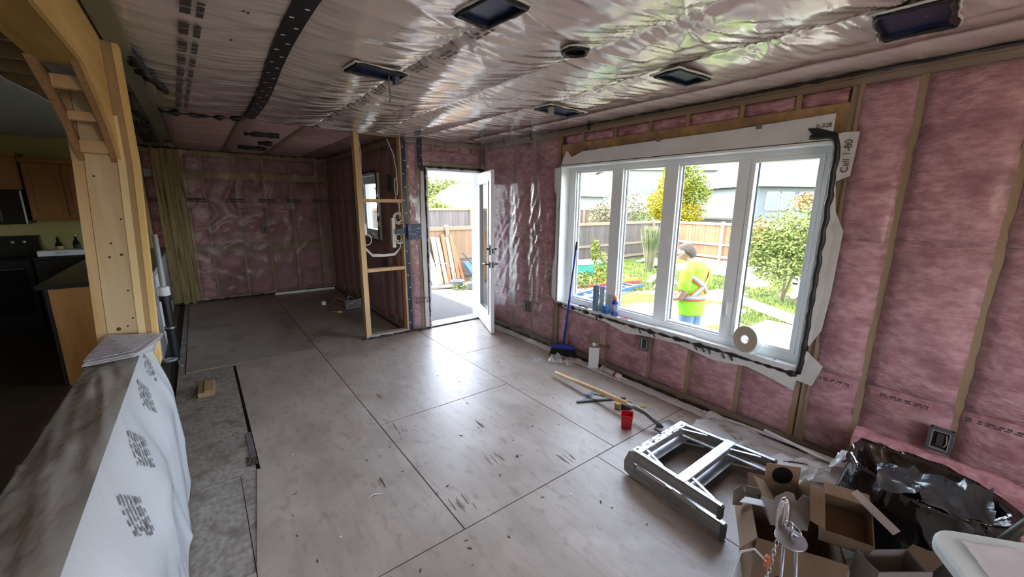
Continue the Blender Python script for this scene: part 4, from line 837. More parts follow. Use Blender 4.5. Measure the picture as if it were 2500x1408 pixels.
YL, YG, GN, LG = leafm('yellow_leaves', (0.260, 0.180, 0.005), (0.200, 0.180, 0.010)), leafm('yellow_green_leaves', (0.160, 0.165, 0.015), (0.100, 0.130, 0.015)), leafm('green_leaves', (0.050, 0.085, 0.015), (0.100, 0.125, 0.025)), leafm('light_green_leaves', (0.100, 0.135, 0.030), (0.160, 0.170, 0.040))
OR = leafm('orange_leaves', (0.200, 0.090, 0.030), (0.180, 0.130, 0.060)); PKL = leafm('russet_leaves', (0.170, 0.125, 0.085), (0.140, 0.140, 0.070))
tree('tree', 'yellow autumn tree in front of the white house', 'tree', (21.0,12.2,G), [(YL, [((20.6,12.4,1.3),(1.2,1.2,.9)),((21.3,11.9,1.2),(1.0,1.0,.7)),((20.1,12.8,1.6),(.8,.8,.9)),((20.7,12.4,2.6),(.9,.9,.9))], 8000), (YG, [((21.2,12.2,3.0),(1.2,1.2,1.0)),((21.6,11.8,2.3),(1.0,1.0,.9)),((20.9,12.5,3.5),(.7,.7,.6))], 6500)], .07, [([(21,12.2,G),(21.05,12.2,1.0),(21.1,12.15,2.8)], [.10,.08,.03])])
tree('shrub', 'big leafy shrub with orange tips outside the right pane', 'shrub', (10.35,3.35,G), [(LG, [((10.3,3.5,.95),(.75,.75,.6)),((10.6,3.0,1.15),(.7,.7,.8)),((10.0,3.75,.75),(.5,.5,.5)),((10.7,2.8,.5),(.7,.7,.5)),((10.1,3.4,.35),(.6,.6,.4))], 8500), (GN, [((10.5,3.3,.7),(.8,.8,.6)),((10.9,2.7,1.0),(.6,.6,.8))], 4200), (OR, [((9.95,3.85,1.1),(.3,.3,.28)),((10.55,3.2,1.75),(.2,.2,.2))], 500)], .040, [([(10.4,3.3,G),(10.42,3.3,.3),(10.3,3.5,.9)], [.03,.025,.01]),([(10.4,3.3,G),(10.5,3.15,.3),(10.6,2.9,.8)], [.03,.02,.01])])
tree('shrub', 'russet leafed bush beyond the shaded fence', 'shrub', (16.6,13.0,G), [(PKL, [((16.5,13.0,1.2),(1.0,1.0,1.0)),((17.2,12.6,1.4),(.8,.8,.9)),((15.9,13.4,1.0),(.6,.6,.7))], 2600), (LG, [((17.6,12.2,.9),(.7,.7,.5))], 700)], .07, [([(16.6,13,G),(16.6,13,1)], [.05,.02])])
tree('sapling', 'thin yellow green sapling beside the first mullion', 'sapling', (6.95,5.85,G), [(YG, [((7.05,5.85,.35),(.20,.20,.30)),((6.95,5.95,.62),(.10,.10,.28)),((7.0,5.8,.1),(.16,.16,.2))], 800), (GN, [((6.8,6.1,-.05),(.25,.25,.22))], 350)], .035, [([(6.98,5.85,G),(6.97,5.87,.1),(6.94,5.95,.85)], [.018,.013,.005])])
og = MB()
for _ in range(420):
    a = random.uniform(0,2*pi); r = random.uniform(0,.12); x, y = 11.6+r*cos(a), 7.6+r*sin(a); k = random.uniform(.04,.30); hh = random.uniform(.9,1.5); p = Vector((x,y,G)); e = Vector((x+k*cos(a),y+k*sin(a),G+hh)); mid = p.lerp(e,.55)+Vector((0,0,.12)); s = Vector((-sin(a),cos(a),0))*.006
    og.add([p-s,p+s,mid+s,mid-s,e+s*1.8,e-s*1.8], [(0,1,2,3),(3,2,4,5)])
tag(og.build('ornamental_grass', M('straw_grass', (0.210, 0.170, 0.100), .9, col2=(0.080, 0.100, 0.030), ns=(1,1,3)), loc=(11.6,7.6,G)), 'tall clump of feathery straw coloured grass before the fence', 'grass', kind='stuff')
tree('tree', 'green yellow tree tops behind the shed roof', 'tree', (12,22.8,G), [(LG, [((10.9,23.8,2.4),(1.3,1.0,.9)),((12.4,22.8,2.3),(1.4,1.0,.8)),((13.2,21.8,2.1),(1.0,.8,.7))], 5000)], .09, [([(12,22.8,G),(12,22.8,2)], [.1,.05])])
tree('shrub', 'pale green bush over the grey fence left of shed', 'shrub', (7.4,15.0,G), [(YG, [((7.2,15.0,1.5),(.7,.6,.55)),((7.9,14.8,1.25),(.6,.5,.4))], 1800)], .06, [([(7.4,15,G),(7.4,15,1.2)], [.05,.03])])
tree('vine', 'yellow leaf sprig hanging on the tan fence by the door', 'vine', (5.95,9.3,G), [(YL, [((5.92,9.3,.72),(.10,.10,.25))], 130)], .04, [([(6.0,9.4,G),(5.98,9.35,.5),(5.92,9.3,.9)], [.01,.008,.004])])
tree('weeds', 'green weeds around the plant pots by the fence', 'weed', (5.25,8.6,G), [(GN, [((5.05,8.62,G+.06),(.28,.2,.10)),((5.6,8.8,G+.12),(.2,.2,.16))], 420)], .03)
# ---- yard things ---------------------------------------------------------
WDG = M('weathered_plank', (0.170, 0.145, 0.115), .9, col2=(0.220, 0.195, 0.160), ns=(4,4,4)); CONC = M('pale_concrete', (0.230, 0.215, 0.195), .9, col2=(0.270, 0.255, 0.235), ns=(5,5,5)); WDT = M('tan_board', (0.240, 0.170, 0.100), .8); WDO = M('orange_board', (0.210, 0.085, 0.030), .8)
def lad(name, label, P, Q, zc_, w, mat, rung, n, cat='ladder'):
    P, Q = Vector((*P,zc_)), Vector((*Q,zc_)); d = (Q-P).normalized(); s = Vector((-d.y,d.x,0)); t = thing(name, label, cat, P)
    for k in (-1,1): MB().bar(P+s*w*k/2, Q+s*w*k/2, .03, .085).build('rail', mat, t)
    for i in range(n):
        c = P.lerp(Q, (i+.5)/n); MB().tube([c-s*w/2, c+s*w/2], .016, 6).build('rung', rung, t)
    return t
YEL = M('yellow_fibreglass', (0.275, 0.190, 0.010), .5); BLF = M('blue_fibreglass', (0.030, 0.085, 0.210), .5); REDF = M('red_fibreglass', (0.225, 0.025, 0.025), .5)
la = lad('extension_ladder', 'yellow and red ladder lying across the yard', (6.9,7.25), (9.35,6.6), -.33, .40, YEL, ALU, 9)
MB().bar((6.7,6.98,-.40),(9.3,6.32,-.40), .03, .08).build('red_rail', REDF, la)
lad('extension_ladder', 'blue ladder lying in front of the yellow one', (5.9,5.95), (9.0,6.25), -.415, .42, BLF, ALU, 10)
for i, (p, q, w, lab) in enumerate([((8.9,5.3),(10.3,5.95),.18,'grey plank beyond the blue ladder end, nearest of the pile'),((9.2,5.75),(10.6,6.35),.16,'middle grey plank of the pile past the blue ladder'),((9.6,6.25),(10.9,6.8),.15,'farthest grey plank of the pile past the blue ladder'),((13.2,8.3),(15.2,10.0),.25,'pale plank lying below the ornamental grass'),((12.9,8.9),(14.4,9.3),.22,'short pale plank lying along the shaded fence'),((12.4,7.9),(14.9,9.0),.22,'long pale plank in front of the shaded fence')]):
    z = gh((p[0]+q[0])/2, (p[1]+q[1])/2)+.05+.012*(i%3); tag(MB().bar((*p,z),(*q,z+.03),w,.04).build('plank', WDG, loc=(*p,z)), lab, 'plank', 'planks lying in the yard')
for x0,x1,y0,y1,lab in ((12.6,15.6,5.4,7.8,'large pale slab of concrete behind the worker'),(9.2,10.4,4.0,4.75,'pale paver right of the worker, farther one'),(7.5,8.7,3.35,4.05,'pale paver right of the worker, nearer one')):
    z = gh((x0+x1)/2,(y0+y1)/2); tag(B(x0,x1,y0,y1,z-.02,z+.05).build('paver', CONC, bevel=.01, loc=(x0,y0,z)), lab, 'paver')
tag(MB().bar((9.7,4.1,-.44),(8.2,1.9,-.42), .22, .12).build('curb_beam', M('white_beam',(.34,.35,.37),.6), loc=(9.7,4.1,-.5)), 'long white beam lying diagonally on the lawn', 'beam')
pd_ = thing('wooden_deck', 'small grey board platform outside the right pane', 'deck', (7.5,2.3,G))
for k in range(9): B(6.9,8.1,1.55+.135*k,1.55+.135*k+.128,-.45,-.41).build('deck_board', WDG, pd_)
B(6.92,8.08,1.6,1.68,-.52,-.452).build('joist', WDG, pd_); B(6.92,8.08,2.6,2.68,-.52,-.452).build('joist', WDG, pd_)
bn = thing('garden_bench', 'pale bench standing under the leafy shrub', 'bench', (11.2,3.3,G)); BNM = M('pale_bench', (.50,.44,.42), .8)
for x, y in ((10.95,3.25),(10.95,2.55)): B(x,x+.38,y-.05,y+.05,-.06,.0).build('armrest', BNM, bn); B(x,x+.06,y-.05,y+.05,G-.02,-.06).build('leg', BNM, bn); B(x+.32,x+.38,y-.05,y+.05,G-.02,.25).build('leg', BNM, bn)
B(10.95,11.33,2.5,3.3,-.16,-.12).build('seat', BNM, bn); B(11.30,11.34,2.5,3.3,-.05,.28).build('backrest', BNM, bn)
tag(MB().grid(lambda u, v: (12.2+1.1*(u-.5)*2, 4.75+.8*(v-.5)*2, G-.03+.34*math.exp(-((u-.5)**2+(v-.5)**2)*16)+.01*nz(u*9,v*9)), 20, 20).build('sand_pile', M('sand', (0.220, 0.160, 0.090), .95), smooth=True, loc=(12.2,4.75,G)), 'low tan sand pile beside the lawn', 'sand', kind='stuff')
gb = thing('planter_tub', 'green ribbed planter tub in the far corner of the first pane', 'planter', (9.6,8.6,G)); MB().loft([((9.6,8.6,G),.65,.4),((9.6,8.6,G+.32),.72,.45),((9.6,8.6,G+.34),.74,.47),((9.6,8.6,G+.30),.66,.40)], 24, pw=4).build('tub', M('green_plastic',(.04,.20,.15),.5), gb)
MB().loft([((9.6,8.6,G+.12),.70,.435),((9.6,8.6,G+.15),.70,.435)], 24, pw=4).build('rib', M('green_plastic',(.04,.20,.15),.5), gb)
lb = [(4.93,4.93,.13,'tan board leaning on the fence, leftmost of the row',WDT),(5.08,5.07,.11,'tan board leaning second in the row at the fence',WDT),(5.20,5.23,.10,'orange board leaning third in the row at the fence',WDO),(5.335,5.36,.11,'tan board leaning fourth in the row at the fence',WDT),(5.48,5.48,.10,'orange board leaning fifth in the row at the fence',WDO),(5.61,5.58,.08,'short orange board leaning at the right end of the row',WDO)]
for i, (xb, xt, w, lab, mt) in enumerate(lb):
    zt = (.74,.72,.79,.72,.78,.50)[i]; tag(MB().bar((xb,9.44-.03*(i%2),G+.01),(xt,9.885,zt),w,.025,(0,1,0)).build('leaning_board', mt, loc=(xb,9.42,G)), lab, 'board', 'boards leaning on the fence')
tag(MB().bar((4.76,9.35,G+.02),(4.66,9.88,.53),.24,.012,(0,1,0)).build('leaning_sheet', M('white_panel',(.40,.43,.47),.5), loc=(4.6,9.3,G)), 'white panel leaning on the fence left of the boards', 'panel')
tag(MB().tube([(4.3,9.05,-.02),(4.6,9.1,.16),(4.95,9.1,.10),(5.15,9.1,-.12),(5.17,9.12,G+.02)], .014, 8).build('bent_hoop', M('brown_hose',(.20,.15,.12),.6), smooth=True, loc=(5.17,9.12,G)), 'bent brown hoop arching in front of the white panel', 'hoop')
whl = thing('wheelbarrow', 'blue wheelbarrow tipped up against the fence', 'wheelbarrow', (6.0,9.3,G)); MB().loft([((6.05,9.5,.05),.42,.10),((6.05,9.3,-.30),.28,.16),((6.05,9.25,-.34),.24,.12)], 20, pw=3).build('tray', M('blue_tarp',(.03,.09,.28),.5), whl)
MB().tube([(5.65,9.55,.30),(5.95,9.15,-.2),(6.05,9.1,G+.08)], .016, 6).build('handle', BLACK, whl); MB().tube([(6.1,9.55,.15),(6.0,9.15,-.25),(5.8,9.1,G+.03)], .016, 6).build('handle', BLACK, whl)
MB().lathe([(.10,-.03),(.14,-.03),(.14,.03),(.10,.03)], (6.0,9.12,G+.14), 16, (1,0,0)).build('wheel', BLACK, whl)
for i, (x, y, lab) in enumerate(((5.1,8.9,'dark round pot on the ground behind the other'),(5.33,8.45,'grey round plant pot on the ground nearest the door'))):
    p = thing('plant_pot', lab, 'pot', (x,y,G)); MB().lathe([(.12,0),(.16,.17),(.175,.18),(.175,.20),(.15,.20),(.14,.16)], (x,y,G-.01), 18).build('pot_body', M('grey_pot',(.10,.11,.12),.6), p); MB().lathe([(.14,.15),(.001,.17)], (x,y,G), 18, caps=False).build('soil', KNOT, p)
for i, (p, q, lab, mt) in enumerate([((3.75,7.72),(4.15,7.28),'short white plank on the ground outside the door',CONC),((4.4,9.1),(5.0,8.85),'grey plank on the ground before the leaning boards',WDG)]): tag(MB().bar((*p,G+.04),(*q,G+.05),.13,.04).build('plank', mt, loc=(*p,G)), lab, 'plank', 'planks lying in the yard')
tag(MB().bar((3.56,7.35,G+.03),(3.10,6.05,G+.05),.05,.04).build('stake', WDO, loc=(3.1,6.05,G)), 'thin orange wooden stake lying outside the door', 'stake')
# ================================================================== WORKER
pr = thing('person', 'worker in a yellow shirt with orange and silver straps and jeans, looking down', 'person', (4.90,2.55,G)); pr.rotation_euler.z = rad(-2)
SKIN = M('skin', (.25,.14,.095), .6); SHIRT = M('hi_vis_yellow', (.17,.42,.005), .8, col2=(.145,.37,.005), ns=(9,9,9)); JEAN = M('denim', (.07,.115,.20), .85, col2=(.10,.15,.24), ns=(14,14,14)); HAIR = M('short_brown_hair', (.05,.037,.028), .9)
ORG['plocal'] = Vector((0.000, 0.000, 0.000))
def tilt(mb):
    R_ = Matrix.Rotation(rad(-27), 3, 'X'); o = Vector((0,0,1.40)); q = []
    for p in mb.v:
        v = Vector(p)
        if v.z > 1.43 and abs(v.x) < .12: k = min(1, (v.z-1.43)/.06); v = v.lerp(o+R_ @ (v-o)+Vector((0,.03,0)), k)
        q.append(tuple(v))
    mb.v = q; return mb
def plocal(mb, name, mat, par, vox=0, smooth=True, solid=0):
    if name in ('body','hair','eye','mouth'): tilt(mb)
    o = mb.build(name, mat, None, smooth, solid); o.parent = par; ORG[o.name] = Vector((0,0,0))
    if vox:
        r = o.modifiers.new('r', 'REMESH'); r.mode = 'VOXEL'; r.voxel_size = vox; r.use_smooth_shade = True
        s = o.modifiers.new('s', 'SMOOTH'); s.factor = .5; s.iterations = 4
    return o
TR = [(.78,.188,.142,-.005),(.90,.186,.145,0),(1.02,.180,.140,0),(1.15,.180,.130,0),(1.28,.196,.130,-.005),(1.385,.192,.115,-.005),(1.435,.138,.088,.0),(1.47,.075,.068,.01)]
def tors(z):
    for a, c in zip(TR[:-1], TR[1:]):
        if a[0] <= z <= c[0]: k = (z-a[0])/(c[0]-a[0]); return [a[i]+(c[i]-a[i])*k for i in range(4)]
    return TR[0] if z < TR[0][0] else TR[-1]
bd = MB(); bd.loft([((0,c,z),rx*.88,ry*.88) for z,rx,ry,c in TR], 20)
bd.loft([((0,-.01,1.41),.062,.062),((0,.004,1.47),.056,.058),((0,.02,1.50),.055,.062),((0,.035,1.52),.058,.082),((0,.035,1.56),.070,.096),((0,.03,1.61),.076,.100),((0,.025,1.65),.070,.092),((0,.02,1.685),.045,.060),((0,.02,1.70),.012,.015)], 20)
bd.tube([(0,.128,1.585),(0,.148,1.553),(0,.128,1.545)], [.008,.015,.010], 8)
for s in (-1,1):
    bd.loft([((s*.078,.02,1.545),.010,.014),((s*.083,.018,1.575),.010,.022),((s*.080,.018,1.605),.006,.016)], 10)
    bd.tube([(s*.17,-.01,1.37),(s*.225,-.02,1.27),(s*.245,-.03,1.10),(s*.235,.02,1.02),(s*.19,.13,.985),(s*.13,.23,.975)], [.058,.052,.044,.044,.038,.028], 12)
    bd.tube([(s*.13,.23,.975),(s*.115,.27,.97),(s*.10,.31,.965)], [.028,.036,.032], 10)
    for k in range(4): bd.tube([(s*(.075+.02*k)+s*.0,.305,.955+.012*k),(s*(.065+.018*k),.345,.945+.012*k),(s*(.045+.016*k),.365-.004*k,.93+.012*k)], [.011,.010,.008], 7)
    bd.tube([(s*.145,.25,.985),(s*.10,.285,1.005),(s*.075,.315,.995)], [.013,.011,.009], 7)
    bd.tube([(s*.09,0,.86),(s*.10,.01,.5),(s*.105,-.02,.10)], [.080,.055,.042], 12)
plocal(bd, 'body', SKIN, pr, vox=.011)
hr = MB(); hr.loft([((0,-.045,1.495),.052,.020),((0,-.050,1.53),.066,.034),((0,-.035,1.56),.078,.058),((0,-.018,1.60),.082,.076),((0,.006,1.635),.080,.092),((0,.012,1.67),.070,.088),((0,.016,1.695),.050,.064),((0,.018,1.712),.012,.016)], 20); plocal(hr, 'hair', HAIR, pr, vox=.009)
for s in (-1,1): plocal(MB().lathe([(.001,-.008),(.008,-.004),(.008,.004),(.001,.008)], (s*.03,.122,1.595), 10, (0,1,0)), 'eye', BLACK, pr)
plocal(MB().tube([(-.024,.119,1.535),(0,.126,1.533),(.024,.119,1.535)], .005, 6), 'mouth', M('lips',(.30,.12,.10),.6), pr)
sh = MB(); sh.loft([((0,c,z),rx*(1.0+.03*(i%2)),ry) for i,(z,rx,ry,c) in enumerate(TR)], 24)
for s in (-1,1): sh.tube([(s*.13,-.01,1.385),(s*.20,-.015,1.33),(s*.245,-.025,1.20),(s*.25,-.028,1.12)], [.060,.078,.076,.074], 14)
plocal(sh, 'shirt', SHIRT, pr, vox=.012)
jn = MB(); jn.loft([((0,0,.80),.172,.125),((0,0,.90),.168,.122)], 20)
for s in (-1,1): jn.tube([(s*.085,0,.86),(s*.095,.005,.5),(s*.10,-.01,.06)], [.100,.082,.072], 14)
plocal(jn, 'jeans', JEAN, pr, vox=.012)
for s in (-1,1): plocal(MB().loft([((s*.10,.05,0),.05,.14),((s*.10,.04,.05),.048,.13),((s*.10,-.01,.11),.045,.06)], 14), 'boot', M('work_boot',(.10,.06,.035),.8), pr)
def strap(path, w, off, mat, name):
    """ribbon over the torso: path of (angle, z); angle 0 = forward, 90 = his left"""
    P = []
    for a, z in path:
        rx, ry, c = tors(z)[1:]; t = rad(a); P.append(Vector((-sin(t)*(rx*1.03+off), c+cos(t)*(ry+off), z)))
    L = []; Rr = []
    for i, p in enumerate(P):
        t = (P[min(i+1,len(P)-1)]-P[max(i-1,0)]).normalized(); n = Vector((p.x,p.y*1.6,.0)).normalized(); s = t.cross(n).normalized(); L.append(p-s*w/2); Rr.append(p+s*w/2)
    k = len(P); plocal(MB().add(L+Rr, [(i,i+1,k+i+1,k+i) for i in range(k-1)]), name, mat, pr, solid=.004)
ORV = M('orange_strap', (0.450, 0.080, 0.010), .6); SIL = M('reflective_silver', (0.250, 0.250, 0.275), .35, .3)
def both(path, w=.085):
    strap(path, w, .010, ORV, 'orange_strap'); strap(path, w*.55, .015, SIL, 'reflective_strip')
both([(a, 1.015) for a in range(0, 361, 10)])
both([(70-k*0+ (180-70)*k/10*1.0, 1.41-.0*k if k < 0 else 1.40-.24*k/10) for k in range(11)])
both([(290+(180-290)*k/10, 1.40-.24*k/10) for k in range(11)])
both([(180-55*k/8, 1.16-.13*k/8) for k in range(9)]); both([(180+55*k/8, 1.16-.13*k/8) for k in range(9)])
both([(40, 1.40-.36*k/8) for k in range(9)]); both([(320, 1.40-.36*k/8) for k in range(9)])
# ================================================================== THINGS IN THE ROOM
# push broom
br = thing('broom', 'blue handled broom with black bristles leaning by the window', 'broom', (3.02,2.97,0))
MB().tube([(3.03,2.975,.115),(3.098,2.91,1.18)], .0115, 10).build('handle', BLUE, br, smooth=True)
MB().tube([(3.098,2.91,1.181),(3.102,2.907,1.265)], [.013,.011], 10).build('grip_tip', BLACK, br, smooth=True)
u = Vector((.60,-.80,0)); w = Vector((.80,.60,0)); c = Vector((3.03,2.975,0))
MB().loft([((0,0,.085),.135,.028),((0,0,.105),.135,.028),((0,0,.118),.10,.026),((0,0,.135),.022,.020)], 18, pw=3).xf(frame(u, w, c) @ Matrix.Identity(4)).build('head', BLUE, br, smooth=False)
bb = MB()
for i in range(26):
    for j in range(4):
        s = -.125+.25*i/25; t = -.02+.013*j; sp = 1+.22*abs(s)/.125; p0 = c+u*s+w*t+Vector((0,0,.086)); p1 = c+u*(s*1.14)+w*(t*1.9-.012)+Vector((0,0,.002+.008*random.random()))
        bb.tube([p0,p1], [.006,.005], 4)
tag(bb.build('bristles', BRIST, br), kind='stuff')
# plastic scraps
def scrap(name, label, c, sx, sy, mat, seed, h=.018, nm='scrap', cat='scrap', n=12):
    rr = random.Random(seed); a = rr.uniform(0, pi)
    def fn(i, j):
        x, y = (i-.5)*sx*(1+.35*nz(j*3, seed)), (j-.5)*sy*(1+.35*nz(i*3, seed+5)); z = .003+h*abs(nz(i*3.2, j*3.2, seed))*1.8
        return (c[0]+x*cos(a)-y*sin(a), c[1]+x*sin(a)+y*cos(a), c[2]+z)
    return tag(MB().grid(fn, n, n).build(name, mat, smooth=True, loc=c), label, cat)
SCR = film('scrap_film', (.70,.72,.70), .5, .2, 1.5)
scrap('plastic_scrap', 'small clear plastic scrap lying left of the other scraps', (2.70,3.02,0), .12, .09, SCR, 3)
scrap('plastic_scrap', 'crumpled clear plastic scrap just in front of the broom', (2.88,2.93,0), .20, .13, SCR, 8, .05)
scrap('plastic_scrap', 'flat clear plastic scrap right of the crumpled one', (2.97,2.79,0), .20, .11, SCR, 14, .03)
# white carton with bottle
wc_ = thing('open_carton', 'tall white open carton with brown flaps beside the broom', 'box', (3.06,2.56,0))
def carton(par, c, ux, uy, sx, sy, h, mat, matin, t=.004, flaps=(), z0=.001, tilt=None):
    ux = Vector(ux).normalized(); uy = Vector(uy).normalized(); c = Vector(c); uz = ux.cross(uy)
    if uz.z < 0: uz = -uz
    def P(a, b_, z): return c+ux*a+uy*b_+uz*z
    for k, (a0,a1,b0,b1) in enumerate(((-sx/2,sx/2,-sy/2,-sy/2+t),(-sx/2,sx/2,sy/2-t,sy/2),(-sx/2,-sx/2+t,-sy/2+t,sy/2-t),(sx/2-t,sx/2,-sy/2+t,sy/2-t))):
        MB().obox(P((a0+a1)/2,(b0+b1)/2,z0+h/2), ux*(a1-a0)/2, uy*(b1-b0)/2, uz*h/2).build('side_panel', mat, par)
    MB().obox(P(0,0,z0+t/2), ux*(sx/2-t), uy*(sy/2-t), uz*t/2).build('bottom', mat, par)
    for side, L, ang in flaps:
        n, tt, half, off = {'x+':(ux,uy,sy/2,sx/2),'x-':(-ux,uy,sy/2,sx/2),'y+':(uy,ux,sx/2,sy/2),'y-':(-uy,ux,sx/2,sy/2)}[side]
        hp = c+n*(off-t/2)+uz*(z0+h+.001); d = n*cos(rad(ang))+uz*sin(rad(ang)); nn = d.cross(tt)
        MB().obox(hp+d*L/2, d*L/2, tt*(half-.003), nn*t*.35).build('flap', matin, par)
carton(wc_, (3.065,2.565,0), (.62,-.78,0), (.78,.62,0), .10, .10, .235, CARDW, CARDI, flaps=(('y-',.05,8),('y+',.09,80),('x+',.10,-12)))
MB().lathe([(.028,.01),(.03,.02),(.03,.20),(.016,.225),(.016,.255),(.014,.258)], (3.06,2.57,0), 16).build('bottle', WHITEP, wc_, smooth=True)
# caulk tube
ck_ = thing('caulk_tube', 'white caulking tube lying against the foot of the wall', 'tube', (3.17,2.32,0)); ca, cb = Vector((3.055,2.43,.03)), Vector((3.03,2.21,.03)); dd = (cb-ca).normalized()
MB().tube([ca, cb], .024, 16).build('barrel', M('clear_white_tube',(.55,.55,.56),.35), ck_, smooth=True); MB().tube([ca-dd*.012, ca], .0255, 16).build('end_cap', WHITEP, ck_)
MB().tube([ca.lerp(cb,.72), ca.lerp(cb,.86)], .0246, 16).build('red_band', REDP, ck_); MB().tube([ca.lerp(cb,.86), cb+dd*.01], .0255, 16).build('collar', WHITEP, ck_)
MB().tube([cb+dd*.011, cb+dd*.03, cb+dd*.10], [.011,.009,.003], 10).build('nozzle', WHITEP, ck_, smooth=True)
# shovel
sv = thing('shovel', 'wooden handled shovel lying across the floor behind the stepladder', 'shovel', (2.55,2.0,0))
MB().tube([(2.575,2.615,.045),(2.56,2.25,.065),(2.535,1.74,.095)], [.017,.019,.019], 12).build('handle', M('ash_handle', (.60,.40,.17), .5, col2=(.68,.50,.27), ns=(30,3,30)), sv, smooth=True)
MB().tube([(2.536,1.745,.095),(2.527,1.66,.10),(2.52,1.57,.098),(2.515,1.50,.075),(2.535,1.44,.035)], [.021,.020,.018,.017,.016], 12).build('socket', M('dull_steel',(.20,.19,.18),.45,.7), sv, smooth=True)
MB().grid(lambda u, v: (2.47+.22*u+.02*v, 1.475-.20*v*(1-.55*abs(2*u-1)**2.2), .014+.028*(1-v)*.6+.018*(1-(2*u-1)**2)), 12, 10).build('blade', M('dull_steel',(.20,.19,.18),.45,.7), sv, smooth=True, solid=.003)
# rafter square
sq = thing('rafter_square', 'grey triangular rafter square lying under the shovel handle', 'square', (2.55,2.08,0)); A_, B_, C_ = Vector((2.355,2.13,.003)), Vector((2.62,2.205,.003)), Vector((2.745,1.925,.003)); ce_ = (A_+B_+C_)/3
q = MB(); inn = [ce_.lerp(p, .48) for p in (A_,B_,C_)]; zz = Vector((0,0,.004)); q.add([A_,B_,C_]+inn+[A_+zz,B_+zz,C_+zz]+[p+zz for p in inn], [(6,7,10,9),(7,8,11,10),(8,6,9,11),(0,3,4,1),(1,4,5,2),(2,5,3,0),(0,1,7,6),(1,2,8,7),(2,0,6,8),(3,9,10,4),(4,10,11,5),(5,11,9,3)]); q.build('blade', M('grey_alloy',(.24,.26,.29),.45,.5), sq)
MB().bar(A_+zz*.5, C_+zz*.5, .018, .016).build('fence', M('dark_alloy',(.05,.055,.065),.5,.4), sq)
for k in (.60,.74): MB().bar(ce_.lerp(A_,k)+zz*1.1, ce_.lerp(B_,k)+zz*1.1, .004, .002).build('ruled_groove', BLACK, sq)
tm = thing('tape_measure', 'yellow and black tape measure behind the red box', 'tool', (2.60,1.84,0)); MB().loft([((2.61,1.81,.001),.055,.03),((2.61,1.81,.045),.055,.03),((2.61,1.81,.052),.045,.024)], 20, pw=3.5).build('case', BLACK, tm)
MB().box(2.545,2.575,1.845,1.885,.006,.045).build('yellow_face', M('yellow_plastic',(.50,.33,.05),.5), tm); MB().bar((2.66,1.79,.012),(2.78,1.74,.004),.02,.002).build('tape_blade', M('yellow_plastic',(.50,.33,.05),.5), tm)
# red box
rb = thing('red_box', 'small open red plastic box on the floor near the shovel', 'box', (2.385,1.645,0)); ux, uy = Vector((.55,-.80,0)).normalized(), Vector((.82,.57,0)).normalized(); c = Vector((2.385,1.645,.001))
def rq(s, z): return [c+ux*(a*s)+uy*(b_*s)+Vector((0,0,z)) for a, b_ in ((-1,-1),(1,-1),(1,1),(-1,1))]
o_, i_ = rq(.036,0)+rq(.042,.105), rq(.034,.004)+rq(.039,.105)
MB().add(o_+i_, [(0,3,2,1),(0,1,5,4),(1,2,6,5),(2,3,7,6),(3,0,4,7),(8,9,10,11),(8,12,13,9),(9,13,14,10),(10,14,15,11),(11,15,12,8)]).build('bin', REDP, rb)
P = rq(.0435,.104); MB().tube([p for k in range(4) for p in (P[k].lerp(P[(k+1)%4],.08), P[k].lerp(P[(k+1)%4],.92))], .0045, 6, closed=True).build('rim', REDP, rb)
tag(MB().lathe([(.001,0),(.009,.001),(.009,.008),(.001,.009)], (1.497,1.855,0), 8).build('plastic_clip', M('blue_clip',(.06,.07,.2),.4), loc=(1.497,1.855,0)), 'tiny blue clip lying alone on the floor', 'clip')
